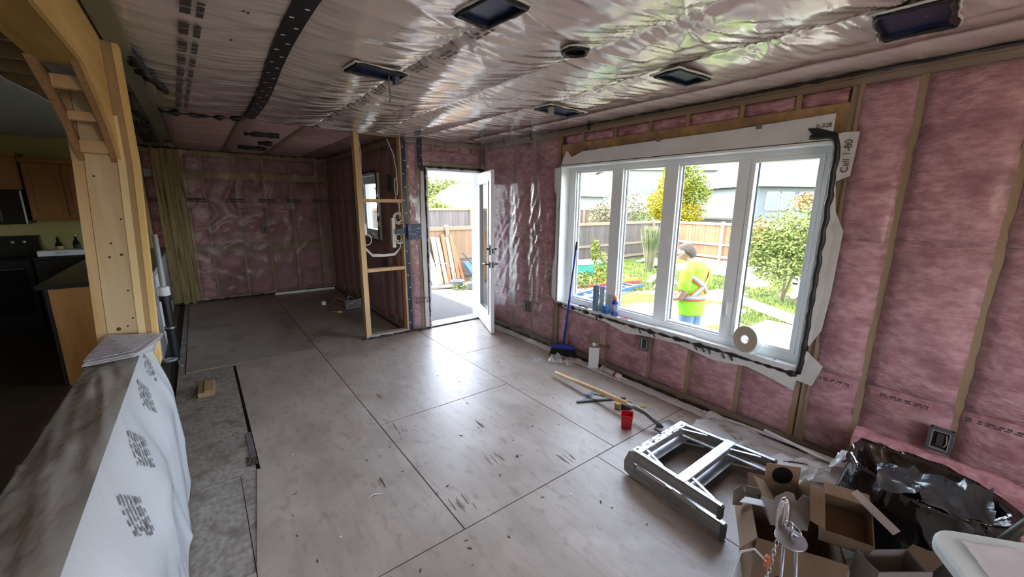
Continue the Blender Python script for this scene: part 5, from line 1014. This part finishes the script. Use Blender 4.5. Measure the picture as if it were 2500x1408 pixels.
# stepladder lying on the floor
sl = thing('stepladder', 'folded aluminium stepladder lying flat on the plywood floor', 'ladder', (2.2,1.0,0))
DUS = M('dusty_aluminium', (.34,.33,.31), .55, .3, col2=(.22,.21,.20), ns=(12,3,30), detail=6, col3=(.10,.09,.085), ns3=(14,6,30), lo3=.62, hi3=.74)
def lx(y, right): k = (1.30-y)/.58; return (2.485+.06*k) if right else (1.936-.047*k)
for right in (0, 1):
    s = 1 if right else -1
    for nm, z0, z1, ya, yb in (('front_rail',.105,.182,1.285,.725 if not right else .71),('rear_rail',.002,.092,1.295,.70)):
        xa, xb = lx(ya,right), lx(yb,right); xa2, xb2 = xa-s*.018, xb-s*.018; tp_ = .012 if nm == 'front_rail' else 0
        v = [(xa,ya,z0),(xb,yb,z0+tp_),(xb,yb,z1),(xa,ya-.03,z1),(xa,ya,z1-.03)]; MB().prism(v, (-s*.004,0,0)).build(nm, DUS, sl)
        MB().prism([(xa,ya-.03,z1),(xb,yb,z1),(xb-s*.030,yb,z1),(xa-s*.030,ya-.03,z1)], (0,0,-.004)).build('rail_flange', ALU, sl)
        MB().prism([(xa,ya,z0+.001),(xb,yb,z0+tp_+.001),(xb-s*.026,yb,z0+tp_+.001),(xa-s*.026,ya,z0+.001)], (0,0,.004)).build('rail_flange', ALU, sl)
        MB().box(min(xb+s*.003,xb-s*.03),max(xb+s*.003,xb-s*.03),yb-.008,yb+.012,z0+.004,z1-.006).build('foot_cap', M('rubber_foot',(.10,.095,.09),.8), sl)
    xa = lx(1.3,right); MB().prism([(xa+s*.004,1.285,.004),(xa+s*.004,1.325,.02),(xa+s*.004,1.33,.085),(xa+s*.004,1.30,.165),(xa+s*.004,1.26,.18),(xa+s*.004,1.255,.004)], (-s*.006,0,0)).build('hinge_plate', DUS, sl)
    MB().bar((lx(1.2,right)+s*.006,1.23,.098),(lx(1.0,right)+s*.006,1.03,.098),.004,.020).build('spreader_bar', CHROME, sl); MB().bar((lx(.95,right)+s*.007,.99,.10),(lx(.8,right)+s*.007,.84,.094),.004,.022).build('spreader_bar', CHROME, sl)
    for yy in (1.245, .935):
        x = lx(yy,right)-s*.03; MB().bar((x-s*.06,yy,.176),(x+s*.01,yy-.16,.176),.016,.004).build('diagonal_brace', ALU, sl); MB().bar((x-s*.07,yy+.0,.085),(x+s*.01,yy-.15,.085),.014,.004).build('diagonal_brace', ALU, sl)
for y, wd in ((1.255,.05),(.955,.055)):
    x0, x1 = lx(y,0)+.002, lx(y,1)-.002; MB().box(x0,x1,y-wd/2,y+wd/2,.178,.184).box(x0,x1,y-wd/2-.002,y-wd/2+.003,.15,.182).build('step', ALU, sl)
    MB().tube([(x0+.02,y+.005,.125),(x1-.02,y+.005,.125)], .016, 12).build('rung', ALU, sl); MB().box(x0+.02,x1-.02,y+.02,y+.024,.006,.09).box(x0+.02,x1-.02,y-.05,y+.02,.006,.010).box(x0+.02,x1-.02,y-.052,y+.022,.086,.09).build('lower_step', GALV, sl)
pk = MB()
for i in range(26):
    x = random.uniform(1.95,2.45); r = random.uniform(.006,.015); y = 1.255+random.uniform(-.022,.022); pk.box(x-r,x+r,y-.006,y+.006,.1842,.1850)
tag(pk.build('paint_chip', DUS, sl), kind='stuff')
dashes(sl, [((1.931,1.05,.055),(0,-1,0),(0,0,1),.04,.03,3),((1.931,1.18,.05),(0,-1,0),(0,0,1),.012,.05,5)])
# clear sheet, trim strips and printed strip on the floor by the wall
def fs(u, v):
    x0, x1 = 2.62+.25*(1-v)+.05*sin(v*6), 3.08; y = .42+.93*v; x = x0+(x1-x0)*u-.10*(1-v)*(1-u)
    return (x, y, .004+.05*abs(nz(x*4, y*4, 3))*(u*(1-u)*4)**.5+.035*max(0,1-abs(nz(x*5+y*2, y*3, 7))*7))
tag(MB().grid(fs, 30, 50).build('clear_sheet', FILMF, smooth=True, loc=(2.9,.9,0)), 'rumpled clear poly sheet on the floor behind the stepladder', 'sheet')
tag(MB().grid(lambda u, v: (2.98+.11*u, 1.3+3.3*v, .004+.014*abs(nz(u*3, v*30, 5))), 6, 90).build('film_edge_strip', FILMF, smooth=True, loc=(3.0,3,0)), 'loose edge of clear film running along the foot of the wall', 'sheet')
for i, (pts, lab) in enumerate([([(3.06,1.40,.012),(3.09,1.1,.02),(3.06,.6,.05),(3.03,.1,.075),(3.0,-.7,.08)],'upper long white trim strip lying along the pink wall'),([(3.05,.95,.07),(3.0,.6,.065),(2.96,.2,.09),(2.94,-.7,.10)],'lower long white trim strip bowed away from the wall'),([(2.90,-.1,.20),(2.92,-.5,.20),(2.9,-1.2,.20)],'white trim strip lying over the loose pink batt')]):
    tag(MB().tube(pts, [.011]*len(pts), 6).build('trim_strip', WHITEP, loc=pts[0]), lab, 'trim', 'white trim strips by the wall')
tag(MB().bar((3.0,1.30,.012),(2.80,.86,.012), .045, .018).build('grey_strip', M('grey_white_strip',(.50,.50,.48),.6,col2=(.25,.24,.23),ns=(40,18,40),detail=2,lo=.5,hi=.6), loc=(2.9,1.08,0)), 'grey printed strip lying along the edge of the clear sheet', 'strip')
ww = thing('white_wrapper', 'flat white carton with black stripes between ladder and boxes', 'carton', (2.80,.71,0)); MB().obox((2.80,.72,.02),(.075,-.02,0),(.02,.085,0),(0,0,.018)).build('carton', CARDW, ww)
for k in range(4): MB().bar((2.80+.018*k,.74-.022*k,.0387),(2.86+.012*k,.70-.022*k,.0387),.006,.0012).build('printed_stripe', BLACK, ww)
# black bag, clear bag, loose pink batt
bg_ = thing('rubbish_bag', 'big open black rubbish bag standing in front of the pink wall', 'bag', (2.36,.10,0))
RM = [(2.279,.331),(2.36,.325),(2.39,.27),(2.385,.19),(2.385,.09),(2.36,.0),(2.30,-.06),(2.22,-.13),(2.13,-.13),(2.04,-.07),(2.01,.03),(2.03,.12),(2.06,.20),(2.12,.28),(2.19,.32)]
def rim(a):
    k = a*len(RM); i = int(k) % len(RM); f = k-int(k); p, q = RM[i], RM[(i+1)%len(RM)]; return (p[0]+(q[0]-p[0])*f, p[1]+(q[1]-p[1])*f)
def bagf(u, v):
    rx, ry = rim(u % 1); cx, cy = 2.21, .10; t = 2*pi*u
    if v < .62:
        s = v/.62; k = 1+.28*sin(pi*min(1,s*1.05))*(1-s*.6); x, y = cx+(rx-cx)*k+.10*(1-s), cy+(ry-cy)*k; z = .58*s**.9
        w = .030*(1-2*abs(nz(u*14, s*2, 5)))*(.3+s)*.8+.02*nz(u*6, s*5, 8); x += (rx-cx)*w*3; y += (ry-cy)*w*3
        return (x, y, max(.003, z+.015*nz(u*9, 4)*s))
    s = (v-.62)/.38; k = 1-.82*s; z = .58-.19*s**.7+.015*nz(u*9, 4)*(1-s)+.05*max(0,1-abs(nz(rx*6+s*2, ry*9, 6))*4)*s
    return (cx+(rx-cx)*k, cy+(ry-cy)*k, z)
MB().grid(bagf, 72, 44, closeu=True).build('bag_film', BAGM, bg_, smooth=True)
MB().grid(lambda u, v: (2.03+.30*u-.05*v, .22-.34*v+.05*u, .545+.035*sin(u*5+v*3)+.03*nz(u*4, v*5)+.03*max(0,1-abs(nz(u*3+v*2, v*3, 6))*6)), 24, 28).build('folded_collar', M('bag_sheen',(.05,.06,.075),.25,spec=.8), bg_, smooth=True)  # collar tinted paler blue to carry the sheen on the black film
tag(MB().grid(lambda u, v: ((2.52+.42*u)*(1-v)+(2.36+.26*u)*v+.03*nz(u*5,v*4,2), (.66-.06*u)*(1-v)+(.385+.03*u)*v+.03*nz(u*4,v*5,7), .004+.44*v**1.25*(1-.25*u)+.05*(1-v)*abs(nz(u*5,v*5,4))+.04*max(0,1-abs(nz(u*4+v*3,v*3,9))*6)*v), 22, 24).build('clear_bag', SCR, smooth=True, loc=(2.66,.52,0)), 'torn clear plastic bag slumped against the left of the black bag', 'bag')
def pbatt(u, v):
    y = .45-1.5*u; t = v*2*pi; r = .06+.012*nz(u*18, v*6, 4); x = 2.93+.05*sin(u*4)*.3
    return (x+r*1.1*cos(t), y, .315-.05*u+r*sin(t)*1.1+.012*nz(u*12, v*9))
pbm = MB().grid(pbatt, 50, 14); pb = tag(pbm.build('loose_batt', PINK, smooth=True, loc=(2.93,-.3,.0)), 'loose pink insulation batt slumped along the wall behind the black bag', 'insulation')
MB().grid(lambda u, v: (2.86+.17*u+.01*nz(u*9,v*9), .44-1.49*v, .265*(1-.2*v)*(4*u*(1-u))**.35+.001), 8, 40).build('lower_fold', PINK, pb, smooth=True)
# cardboard boxes
ba = thing('cardboard_box', 'large brown cardboard box at the bottom of the heap', 'box', (1.83,.40,0)); e1, e2 = (.47,-.88,0), (.88,.47,0)
carton(ba, (1.835,.415,0), e1, e2, .30, .30, .335, CARD, CARDI, t=.005, flaps=(('x-',.09,-55),('y+',.10,25)))
dashes(ba, [((1.668,.40,.14),(.47,-.88,0),(0,0,1),.06,.06,3),((1.70,.33,.13),(.47,-.88,0),(0,0,1),.06,.05,9)], BLACK)
bb_ = thing('cardboard_box', 'small grey brown carton with a round hole in its flap', 'box', (1.82,.47,.34)); 
carton(bb_, (1.835,.455,.345), (.62,-.78,0), (.78,.62,0), .135, .13, .115, CARDK, CARD, t=.004, flaps=(('x+',.05,60),('x-',.05,20)))
bu, bv = Vector((.62,-.78,0)), Vector((.78,.62,0)); bo = Vector((1.835,.455,.46))
fl_b = MB().obox(bo+bv*.063+Vector((0,0,.046)), bu*.066, bv*.002, (0,0,.044)).build('back_flap', CARDI, bb_)
MB().lathe([(.0001,.0),(.040,.0),(.040,.0015),(.0001,.0016)], bo+bv*.0605+Vector((0,0,.042)), 22, -bv).build('dark_hole', M('matte_dark',(.01,.01,.01),.95,spec=.1), fl_b)
MB().prism([bo-bv*.066+bu*a+Vector((0,0,z)) for a, z in ((-.067,.0),(.067,.0),(.067,.035),(.03,.050),(.012,.012),(-.004,.048),(-.03,.052),(-.067,.02))], bv*.003).build('notched_flap', CARDK, bb_)
bc = thing('cardboard_box', 'tipped open brown carton with a pale flap on the heap', 'box', (1.90,.27,.34)); cu, cw = Vector((.35,-.936,0)), Vector((.936,.35,0))
tl = rad(34); cy_ = cw*cos(tl)+Vector((0,0,sin(tl)))
carton(bc, (1.915,.275,.375), cu, cy_, .15, .15, .11, CARD, CARDI, t=.004, flaps=(('x-',.07,40),('y+',.06,-20)), z0=0)
MB().obox((1.925,.195,.505), Vector((.90,-.43,0))*.015+Vector((0,0,.006)), Vector((.45,.86,.25))*.085, (.0,.0,.0015)).build('flap', M('pale_flap',(.42,.37,.35),.8), bc)
bd_ = thing('cardboard_box', 'upright grey brown carton between heap and table', 'box', (1.86,.14,0)); carton(bd_, (1.90,.115,0), (.80,-.60,0), (.60,.80,0), .20, .10, .36, CARDK, CARDI, flaps=(('x+',.08,50),))
for i, (P, lab) in enumerate(((([(0,0),(.04,.0),(.055,.06),(.03,.095),(.0,.07)]),'leaf shaped grey card flap standing left of the boxes'),(([(0,0),(.05,.0),(.06,.075),(.0,.085)]),'square grey card flap standing beside the leaf shaped one'))):
    o = Vector((1.795+.055*i,.64-.03*i,.30)); a = Vector((.74,-.67,0)); up = Vector((.10,.12,1)).normalized(); tag(MB().prism([o+a*x+up*z for x, z in P], a.cross(up)*.003).build('card_flap', CARDK, loc=o), lab, 'card')
tag(MB().prism([Vector((1.745,.595,.368)),Vector((1.795,.592,.37)),Vector((1.85,.51,.37)),Vector((1.815,.49,.37)),Vector((1.765,.57,.368))], (0,0,.004)).build('white_tag', M('white_card',(.78,.78,.80),.6), loc=(1.79,.55,.368)), 'bright white pointed card tag left of the boxes', 'card')
# disc stand with ring, chain
ds = thing('disc_stand', 'round steel disc with ring on two rods before the boxes', 'hardware', (1.585,.355,0))
MB().lathe([(.0001,.0),(.048,.0),(.052,.003),(.050,.007),(.012,.010),(.011,.022),(.0001,.023)], (1.585,.357,.45), 28, (-.10,-.06,1)).build('disc', GALV, ds, smooth=False)
for k in (-1,1): MB().tube([(1.585+.012*k,.357-.015*k,.45),(1.56+.02*k,.33-.02*k,.22),(1.545+.03*k,.30-.03*k,.002)], .006, 8).build('rod', GALV, ds, smooth=True)
MB().lathe([(.08,0),(.08,.008),(.01,.012)], (1.545,.30,0), 24).build('base_plate', GALV, ds)
MB().tube([(1.583+.03*cos(t)*.9, .357+.03*cos(t)*.3, .492+.022*sin(t)) for t in [k*pi/9 for k in range(18)]], .003, 6, closed=True).build('ring', CHROME, ds, smooth=True)
MB().tube([(1.583+.026*cos(t)*.4+.006, .357+.03*cos(t), .494+.020*sin(t)) for t in [k*pi/9 for k in range(18)]], .003, 6, closed=True).build('ring', CHROME, ds, smooth=True)
MB().tube([(1.572,.362,.47),(1.578,.358,.51),(1.588,.350,.50)], .005, 8).build('hook', GALV, ds, smooth=True)
chn = thing('chain', 'chrome oval link with hanging chain and orange clip', 'chain', (1.60,.42,0)); cc = Vector((1.618,.402,.50))
MB().tube([cc+Vector((-.012*cos(t)*.6, .024*cos(t)*.35, .075*sin(t))) for t in [k*pi/12 for k in range(24)]], [.009+.006*max(0,-cos(k*pi/12)) for k in range(24)], 8, closed=True).build('oval_link', CHROME, chn, smooth=True)
p0 = cc+Vector((0,0,-.08))
for k in range(22):
    z = p0.z-.0185*k; c = Vector((p0.x-.004*k+.002*sin(k), p0.y+.0005*k, z)); a = Vector((1,0,0)) if k % 2 else Vector((0,1,0))
    if z < .012: break
    MB().tube([c+a*.006*cos(t)+Vector((0,0,.0135*sin(t))) for t in [j*pi/6 for j in range(12)]], .0024, 5, closed=True).build('link', CHROME, chn, smooth=True)
MB().box(1.553,1.577,.40,.42,.30,.345).build('orange_clip', M('orange_plastic',(.60,.16,.07),.5), chn, bevel=.004)
tag(MB().tube([(1.555,.41,.33),(1.57,.46,.335),(1.555,.50,.30),(1.53,.52,.15),(1.50,.53,.006)], .0045, 6).build('curled_wire', WHITEP, smooth=True, loc=(1.555,.41,0)), 'short white cord curling from the orange clip', 'cord')
# white table
tb = thing('folding_table', 'grey white plastic table with rounded corner in the near corner', 'table', (1.5,-.3,0)); C0 = Vector((1.583,.055,0)); t1, t2 = Vector((.61,-.79,0)), Vector((-.86,-.51,0)); rr_ = .07
out_ = []
def corner(c, d1, d2): return [c+d1*rr_*(1-sin(a))+d2*rr_*(1-cos(a)) for a in [k*pi/12 for k in range(7)]]
L1, L2 = .9, .62; cs_ = [C0, C0+t1*L1, C0+t1*L1+t2*L2, C0+t2*L2]
for c, d1_, d2_ in ((cs_[0],t1,t2),(cs_[1],t2,-t1),(cs_[2],-t1,-t2),(cs_[3],-t2,t1)):
    q = corner(c, d1_, d2_); out_ += q if False else q[::-1]
MB().prism([p+Vector((0,0,.70)) for p in out_], (0,0,.036)).build('tabletop', TABLE, tb, bevel=.008)
for u_, v_ in ((.10,.10),(.80,.10),(.80,.52),(.10,.52)):
    p = C0+t1*u_+t2*v_; MB().tube([p+Vector((0,0,.699)), p+Vector((0,0,.003))], .014, 10).build('leg', M('grey_steel_tube',(.16,.17,.18),.4,.6), tb)
tag(MB().grid(lambda u, v: tuple(Vector((1.575,-.02,.738)).lerp(Vector((1.67,-.14,.738)),u)+Vector((-.13,-.07,0))*v*(1.1-.6*u)+Vector((0,0,.004+.010*abs(nz(u*4,v*4,2))))), 14, 10).build('loose_paper', film('tissue', (.62,.58,.60), .85, .4), smooth=True, loc=(1.6,-.07,.736)), 'crumpled translucent paper lying on the grey white table', 'paper')
tag(MB().tube([(1.98,-.10,.55),(2.12,-.16,.615),(2.35,-.26,.70)], .016, 8).build('dark_pole', M('dark_pole',(.04,.04,.04),.5), smooth=True, loc=(2.1,-.15,.55)), 'dark bar sticking out beside the black bag', 'pole')
# papers on the half wall
for i, (pts, mt, lab) in enumerate((([(-0.462,2.460),(-0.450,2.832),(-0.240,2.808),(-0.240,2.472),(-0.312,2.364),(-0.462,2.340)],PAPER,'white paper sheet at the bottom of the pile on the half wall'),([(-0.456,2.424),(-0.444,2.820),(-0.222,2.784),(-0.228,2.640),(-0.294,2.400),(-0.456,2.364)],M('paper_lilac',(.60,.57,.62),.7),'lilac grey sheet in the middle of the half wall pile'),([(-0.462,2.472),(-0.438,2.796),(-0.240,2.760),(-0.312,2.436),(-0.462,2.388)],M('paper_grey',(.52,.49,.54),.7,col2=(.34,.31,.36),ns=(30,60,30),detail=2,lo=.55,hi=.62),'greyish printed sheet lying on top of the half wall papers'))):
    z = .962+.004*i; nq = len(pts); tag(MB().prism([(x,y,z-(.02 if x > -.25 else 0)) for x, y in pts], (0,0,.0015)).build('paper_sheet', mt, loc=(-.36,2.58,z)), lab, 'paper', 'papers on the half wall')
# floor oddments
wbk = thing('wood_offcut', 'small tan wood offcut lying on the strandboard patch', 'block', (-.12,4.25,0)); MB().obox((-.12,4.25,.017), (.058,-.005,0), (.006,.14,0), (0,0,.02)).build('block', LUMD, wbk, bevel=.002); MB().obox((-.10,4.25,.041), (.034,-.003,0), (.006,.13,0), (0,0,.004)).build('lighter_face', M('tan_face',(.40,.26,.14),.8), wbk)
ht = thing('wire_fixture', 'metal fixture with tangled cord on the dim alcove floor', 'fixture', (1.72,6.45,0))
MB().box(1.66,1.90,6.38,6.52,.003,.008).build('back_plate', GALV, ht)
for k in range(6): MB().box(1.67,1.89,6.372,6.382,.012+.022*k,.026+.022*k).build('slat', GALV, ht)
B(1.66,1.67,6.37,6.52,.003,.15).build('side_plate', GALV, ht); B(1.89,1.90,6.37,6.52,.003,.15).build('side_plate', GALV, ht)
MB().tube([(1.70,6.55,.10),(1.60,6.62,.16),(1.55,6.8,.05),(1.48,6.7,.02),(1.50,6.5,.012),(1.42,6.35,.012),(1.50,6.26,.012)], .008, 6).build('cord', M('tan_cord',(.34,.29,.20),.7), ht, smooth=True)
MB().box(1.50,1.56,6.22,6.27,.003,.03).build('plug', M('yellow_plug',(.55,.48,.05),.5), ht); MB().box(1.42,1.48,6.85,6.93,.003,.06).build('socket_box', WHITEP, ht); MB().tube([(1.74,6.56,.08),(1.78,6.62,.16),(1.86,6.58,.10)], .012, 6).build('conduit', GALV, ht, smooth=True)
tag(MB().bar((.93,8.13,.022),(1.93,8.10,.022),.05,.04).build('white_trim', WHITEP, loc=(1.4,8.12,0)), 'white trim length on the floor under the back wall', 'trim')
# outlet boxes
OBX = M('grey_box_rim', (.085,.09,.10), .5); OBL = M('light_box_edge', (.30,.30,.32), .5)
def outlet(label, o, ax, w=.075, h=.115, mat=OBX):
    """open electrical box: rim, dark recess and device parts"""
    o = Vector(o); ax = Vector(ax); s = Vector((-ax.y, ax.x, 0)); z = Vector((0,0,1)); t = thing('outlet_box', label, 'outlet', o)
    b = MB(); e = .014
    for c_, a_, b_ in ((s*(w/2),e/2,h/2+e/2),(-s*(w/2),e/2,h/2+e/2)): b.obox(o+c_, s*a_, ax*.013, z*b_)
    for c_ in (z*(h/2), -z*(h/2)): b.obox(o+c_, s*(w/2), ax*.012, z*e/2)
    b.build('rim', mat, t); b = MB(); e2 = .004
    for c_, a_, b_ in ((s*(w/2-e/2-e2/2),e2/2,h/2-e/2),(-s*(w/2-e/2-e2/2),e2/2,h/2-e/2)): b.obox(o+c_, s*a_, ax*.0138, z*b_)
    for c_ in (z*(h/2-e/2-e2/2), -z*(h/2-e/2-e2/2)): b.obox(o+c_, s*(w/2-e/2-e2), ax*.0138, z*e2/2)
    b.build('inner_edge', OBL if mat is not BLACK else OBX, t); MB().obox(o-ax*.008, s*(w/2), ax*.004, z*h/2).build('recess', BLACK, t)
    MB().obox(o+ax*.0, s*(w*.16), ax*.004, z*(h*.30)).build('device', M('dark_device',(.05,.045,.045),.6), t); MB().tube([o+s*w*.25+z*h*.3, o+s*w*.32-z*h*.1+ax*.006, o+s*w*.2-z*h*.32], .004, 5).build('wire', CABLE, t, smooth=True); return t
outlet('grey outlet box low on the wall left of the broom', (WX-.062,3.71,.40), (-1,0,0)); outlet('grey outlet box on the wall under the window', (WX-.058,2.02,.40), (-1,0,0)); outlet('large grey outlet box low on the right end of the wall', (WX-.085,.125,.40), (-1,0,0), .085, .12)
outlet('black outlet box on the dim back wall', (.90,8.235,1.16), (0,-1,0), .10, .13, BLACK); outlet('long dark wall box beside the alcove window', (1.945,5.06,1.88), (-1,0,0), .06, .19, BLACK)
outlet('dark box low on the alcove wall behind the lumber frame', (1.945,5.35,.86), (-1,0,0), .07, .12, BLACK)
# cables hung in the stud bay
cbt = thing('cable_bundle', 'white cables coiled and looped through the bare stud bay', 'cable', (1.75,4.82,1.0)); CY = 4.815
for k in range(3): MB().tube([(1.525,CY,1.12-.012*k),(1.60,CY-.01*k,1.035-.012*k),(1.75,CY,1.02-.010*k),(1.88,CY,1.03-.013*k),(1.955,CY,1.09),(1.975,CY,1.2)], .006, 6).build('cable', CABLE, cbt, smooth=True)
def ringp(cx, cz, r, y=CY): return [(cx+r*cos(t), y+.004*sin(3*t), cz+r*1.15*sin(t)) for t in [k*pi/10 for k in range(20)]]
for cx, cz, r in ((1.945,1.22,.065),(1.95,1.215,.05),(1.94,1.22,.036),(1.935,1.46,.055),(1.95,1.455,.062),(1.94,1.46,.040),(1.545,1.21,.055)): MB().tube(ringp(cx, cz, r, CY-.01+random.uniform(-.012,.012)), .0055, 6, closed=True).build('cable_loop', CABLE, cbt, smooth=True)
MB().tube([(1.86,CY+.02,2.38),(1.93,CY+.01,2.2),(1.955,CY,2.0),(1.95,CY,1.75),(1.925,CY,1.70),(1.945,CY-.05,1.63),(1.965,CY,1.55),(1.96,CY,1.45)], .006, 6).build('cable', CABLE, cbt, smooth=True)
MB().tube([(1.935+.02*cos(t),CY-.01,1.83+.10*sin(t)) for t in [k*pi/8 for k in range(16)]], .005, 6, closed=True).build('cable_loop', CABLE, cbt, smooth=True)
MB().tube([(1.53,CY+.02,2.38),(1.54,CY-.02,2.2),(1.527,CY-.02,1.95),(1.55,CY-.03,1.75),(1.53,CY-.03,1.55),(1.535,CY-.02,1.36)], .004, 6).build('cable', CABLE, cbt, smooth=True)
tag(B(1.5205,1.55,4.79,4.85,1.27,1.40).build('switch_box', WHITEP, bevel=.003, loc=(1.53,4.82,1.27)), 'small white switch box on the left lumber stud', 'switch')
# window sill things
SZ = Z0
pt = thing('grey_tube', 'grey cardboard tube standing on the window sill', 'tube', (3.205,2.70,SZ)); MB().lathe([(.031,.001),(.031,.275),(.025,.275),(.025,.02)], (3.205,2.70,SZ), 20).build('tube_body', GREYB, pt, smooth=False)
p2 = thing('folded_card', 'pale folded card standing behind the grey tube', 'card', (3.235,2.65,SZ)); MB().obox((3.235,2.645,SZ+.135),(.003,0,0),(0,.030,0),(0,0,.132)).build('card', M('pale_blue_card',(.45,.55,.62),.5), p2)
tr_ = thing('tape_roll', 'blue tape roll lying crumpled on the sill', 'tape', (3.195,2.545,SZ)); MB().lathe([(.022,-.02),(.045,-.02),(.047,0),(.045,.02),(.022,.02),(.022,-.02)], (3.195,2.545,SZ+.047), 20, (.5,-.3,.12), caps=False).build('roll', M('blue_tape',(.02,.14,.42),.5), tr_, smooth=False); MB().bar((3.15,2.55,SZ+.01),(3.19,2.60,SZ+.03),.03,.004).build('tail', M('blue_tape',(.02,.14,.42),.5), tr_)
can = thing('foam_can', 'blue spray foam can with orange nozzle on the sill', 'can', (3.19,2.44,SZ)); MB().lathe([(.030,.001),(.033,.006),(.033,.155),(.026,.17),(.018,.175)], (3.19,2.44,SZ), 20).build('can_body', M('can_blue',(.03,.04,.16),.3), can, smooth=False)
MB().lathe([(.0334,.05),(.0334,.13)], (3.19,2.44,SZ), 20, caps=False).build('label_band', M('can_label',(.10,.13,.30),.4,col2=(.45,.42,.40),ns=(40,40,60),detail=1,lo=.52,hi=.56), can); MB().lathe([(.018,.176),(.022,.18),(.022,.205),(.010,.215)], (3.19,2.44,SZ), 14).build('nozzle', M('orange_nozzle',(.75,.16,.08),.5), can)
kf = thing('utility_knife', 'red utility knife lying on the sill edge', 'knife', (3.175,2.30,SZ)); MB().bar((3.17,2.34,SZ+.009),(3.165,2.26,SZ+.009),.022,.016).build('handle', REDP, kf, bevel=.003); MB().bar((3.165,2.26,SZ+.008),(3.163,2.225,SZ+.008),.014,.004).build('blade_tip', STEEL, kf); MB().bar((3.185,2.31,SZ+.018),(3.182,2.28,SZ+.018),.008,.004).build('slider', BLACK, kf)
rl = thing('tape_roll', 'big tan faced roll of white tape standing on the sill', 'tape', (3.19,1.20,SZ)); RX = (-.93,.28,.10)
MB().lathe([(.034,-.025),(.100,-.025),(.103,-.022),(.103,.022),(.100,.025),(.034,.025)], (3.195,1.20,SZ+.106), 40, RX, caps=False).build('roll', M('mint_white_tape',(.62,.70,.66),.5), rl, smooth=False)
MB().lathe([(.036,.0255),(.0985,.0256)], (3.195,1.20,SZ+.106), 40, RX, caps=False).build('tan_face', M('tan_liner',(.40,.31,.23),.8), rl); MB().lathe([(.034,-.026),(.034,.0255),(.030,.0255),(.030,-.026)], (3.195,1.20,SZ+.106), 32, RX, caps=False).build('core', M('core_white',(.72,.72,.74),.6), rl)
tag(MB().tube([(3.2,2.92,SZ+.008),(3.19,2.86,SZ+.02),(3.2,2.80,SZ+.006)], .008, 6).build('bag_clip', GASK, smooth=True, loc=(3.2,2.86,SZ)), 'small dark clip lying left of the grey tube', 'clip')
tag(B(3.15,3.20,.86,.99,SZ+.001,SZ+.012).build('grey_shim', M('grey_shim',(.42,.42,.41),.7), bevel=.002, loc=(3.17,.92,SZ)), 'flat grey shim lying at the right end of the sill', 'shim'); tag(B(3.165,3.225,1.0,1.14,SZ+.001,SZ+.010).build('grey_shim', MATS['grey_shim'], bevel=.002, loc=(3.19,1.07,SZ)), 'flat grey shim lying right of the big tape roll', 'shim')
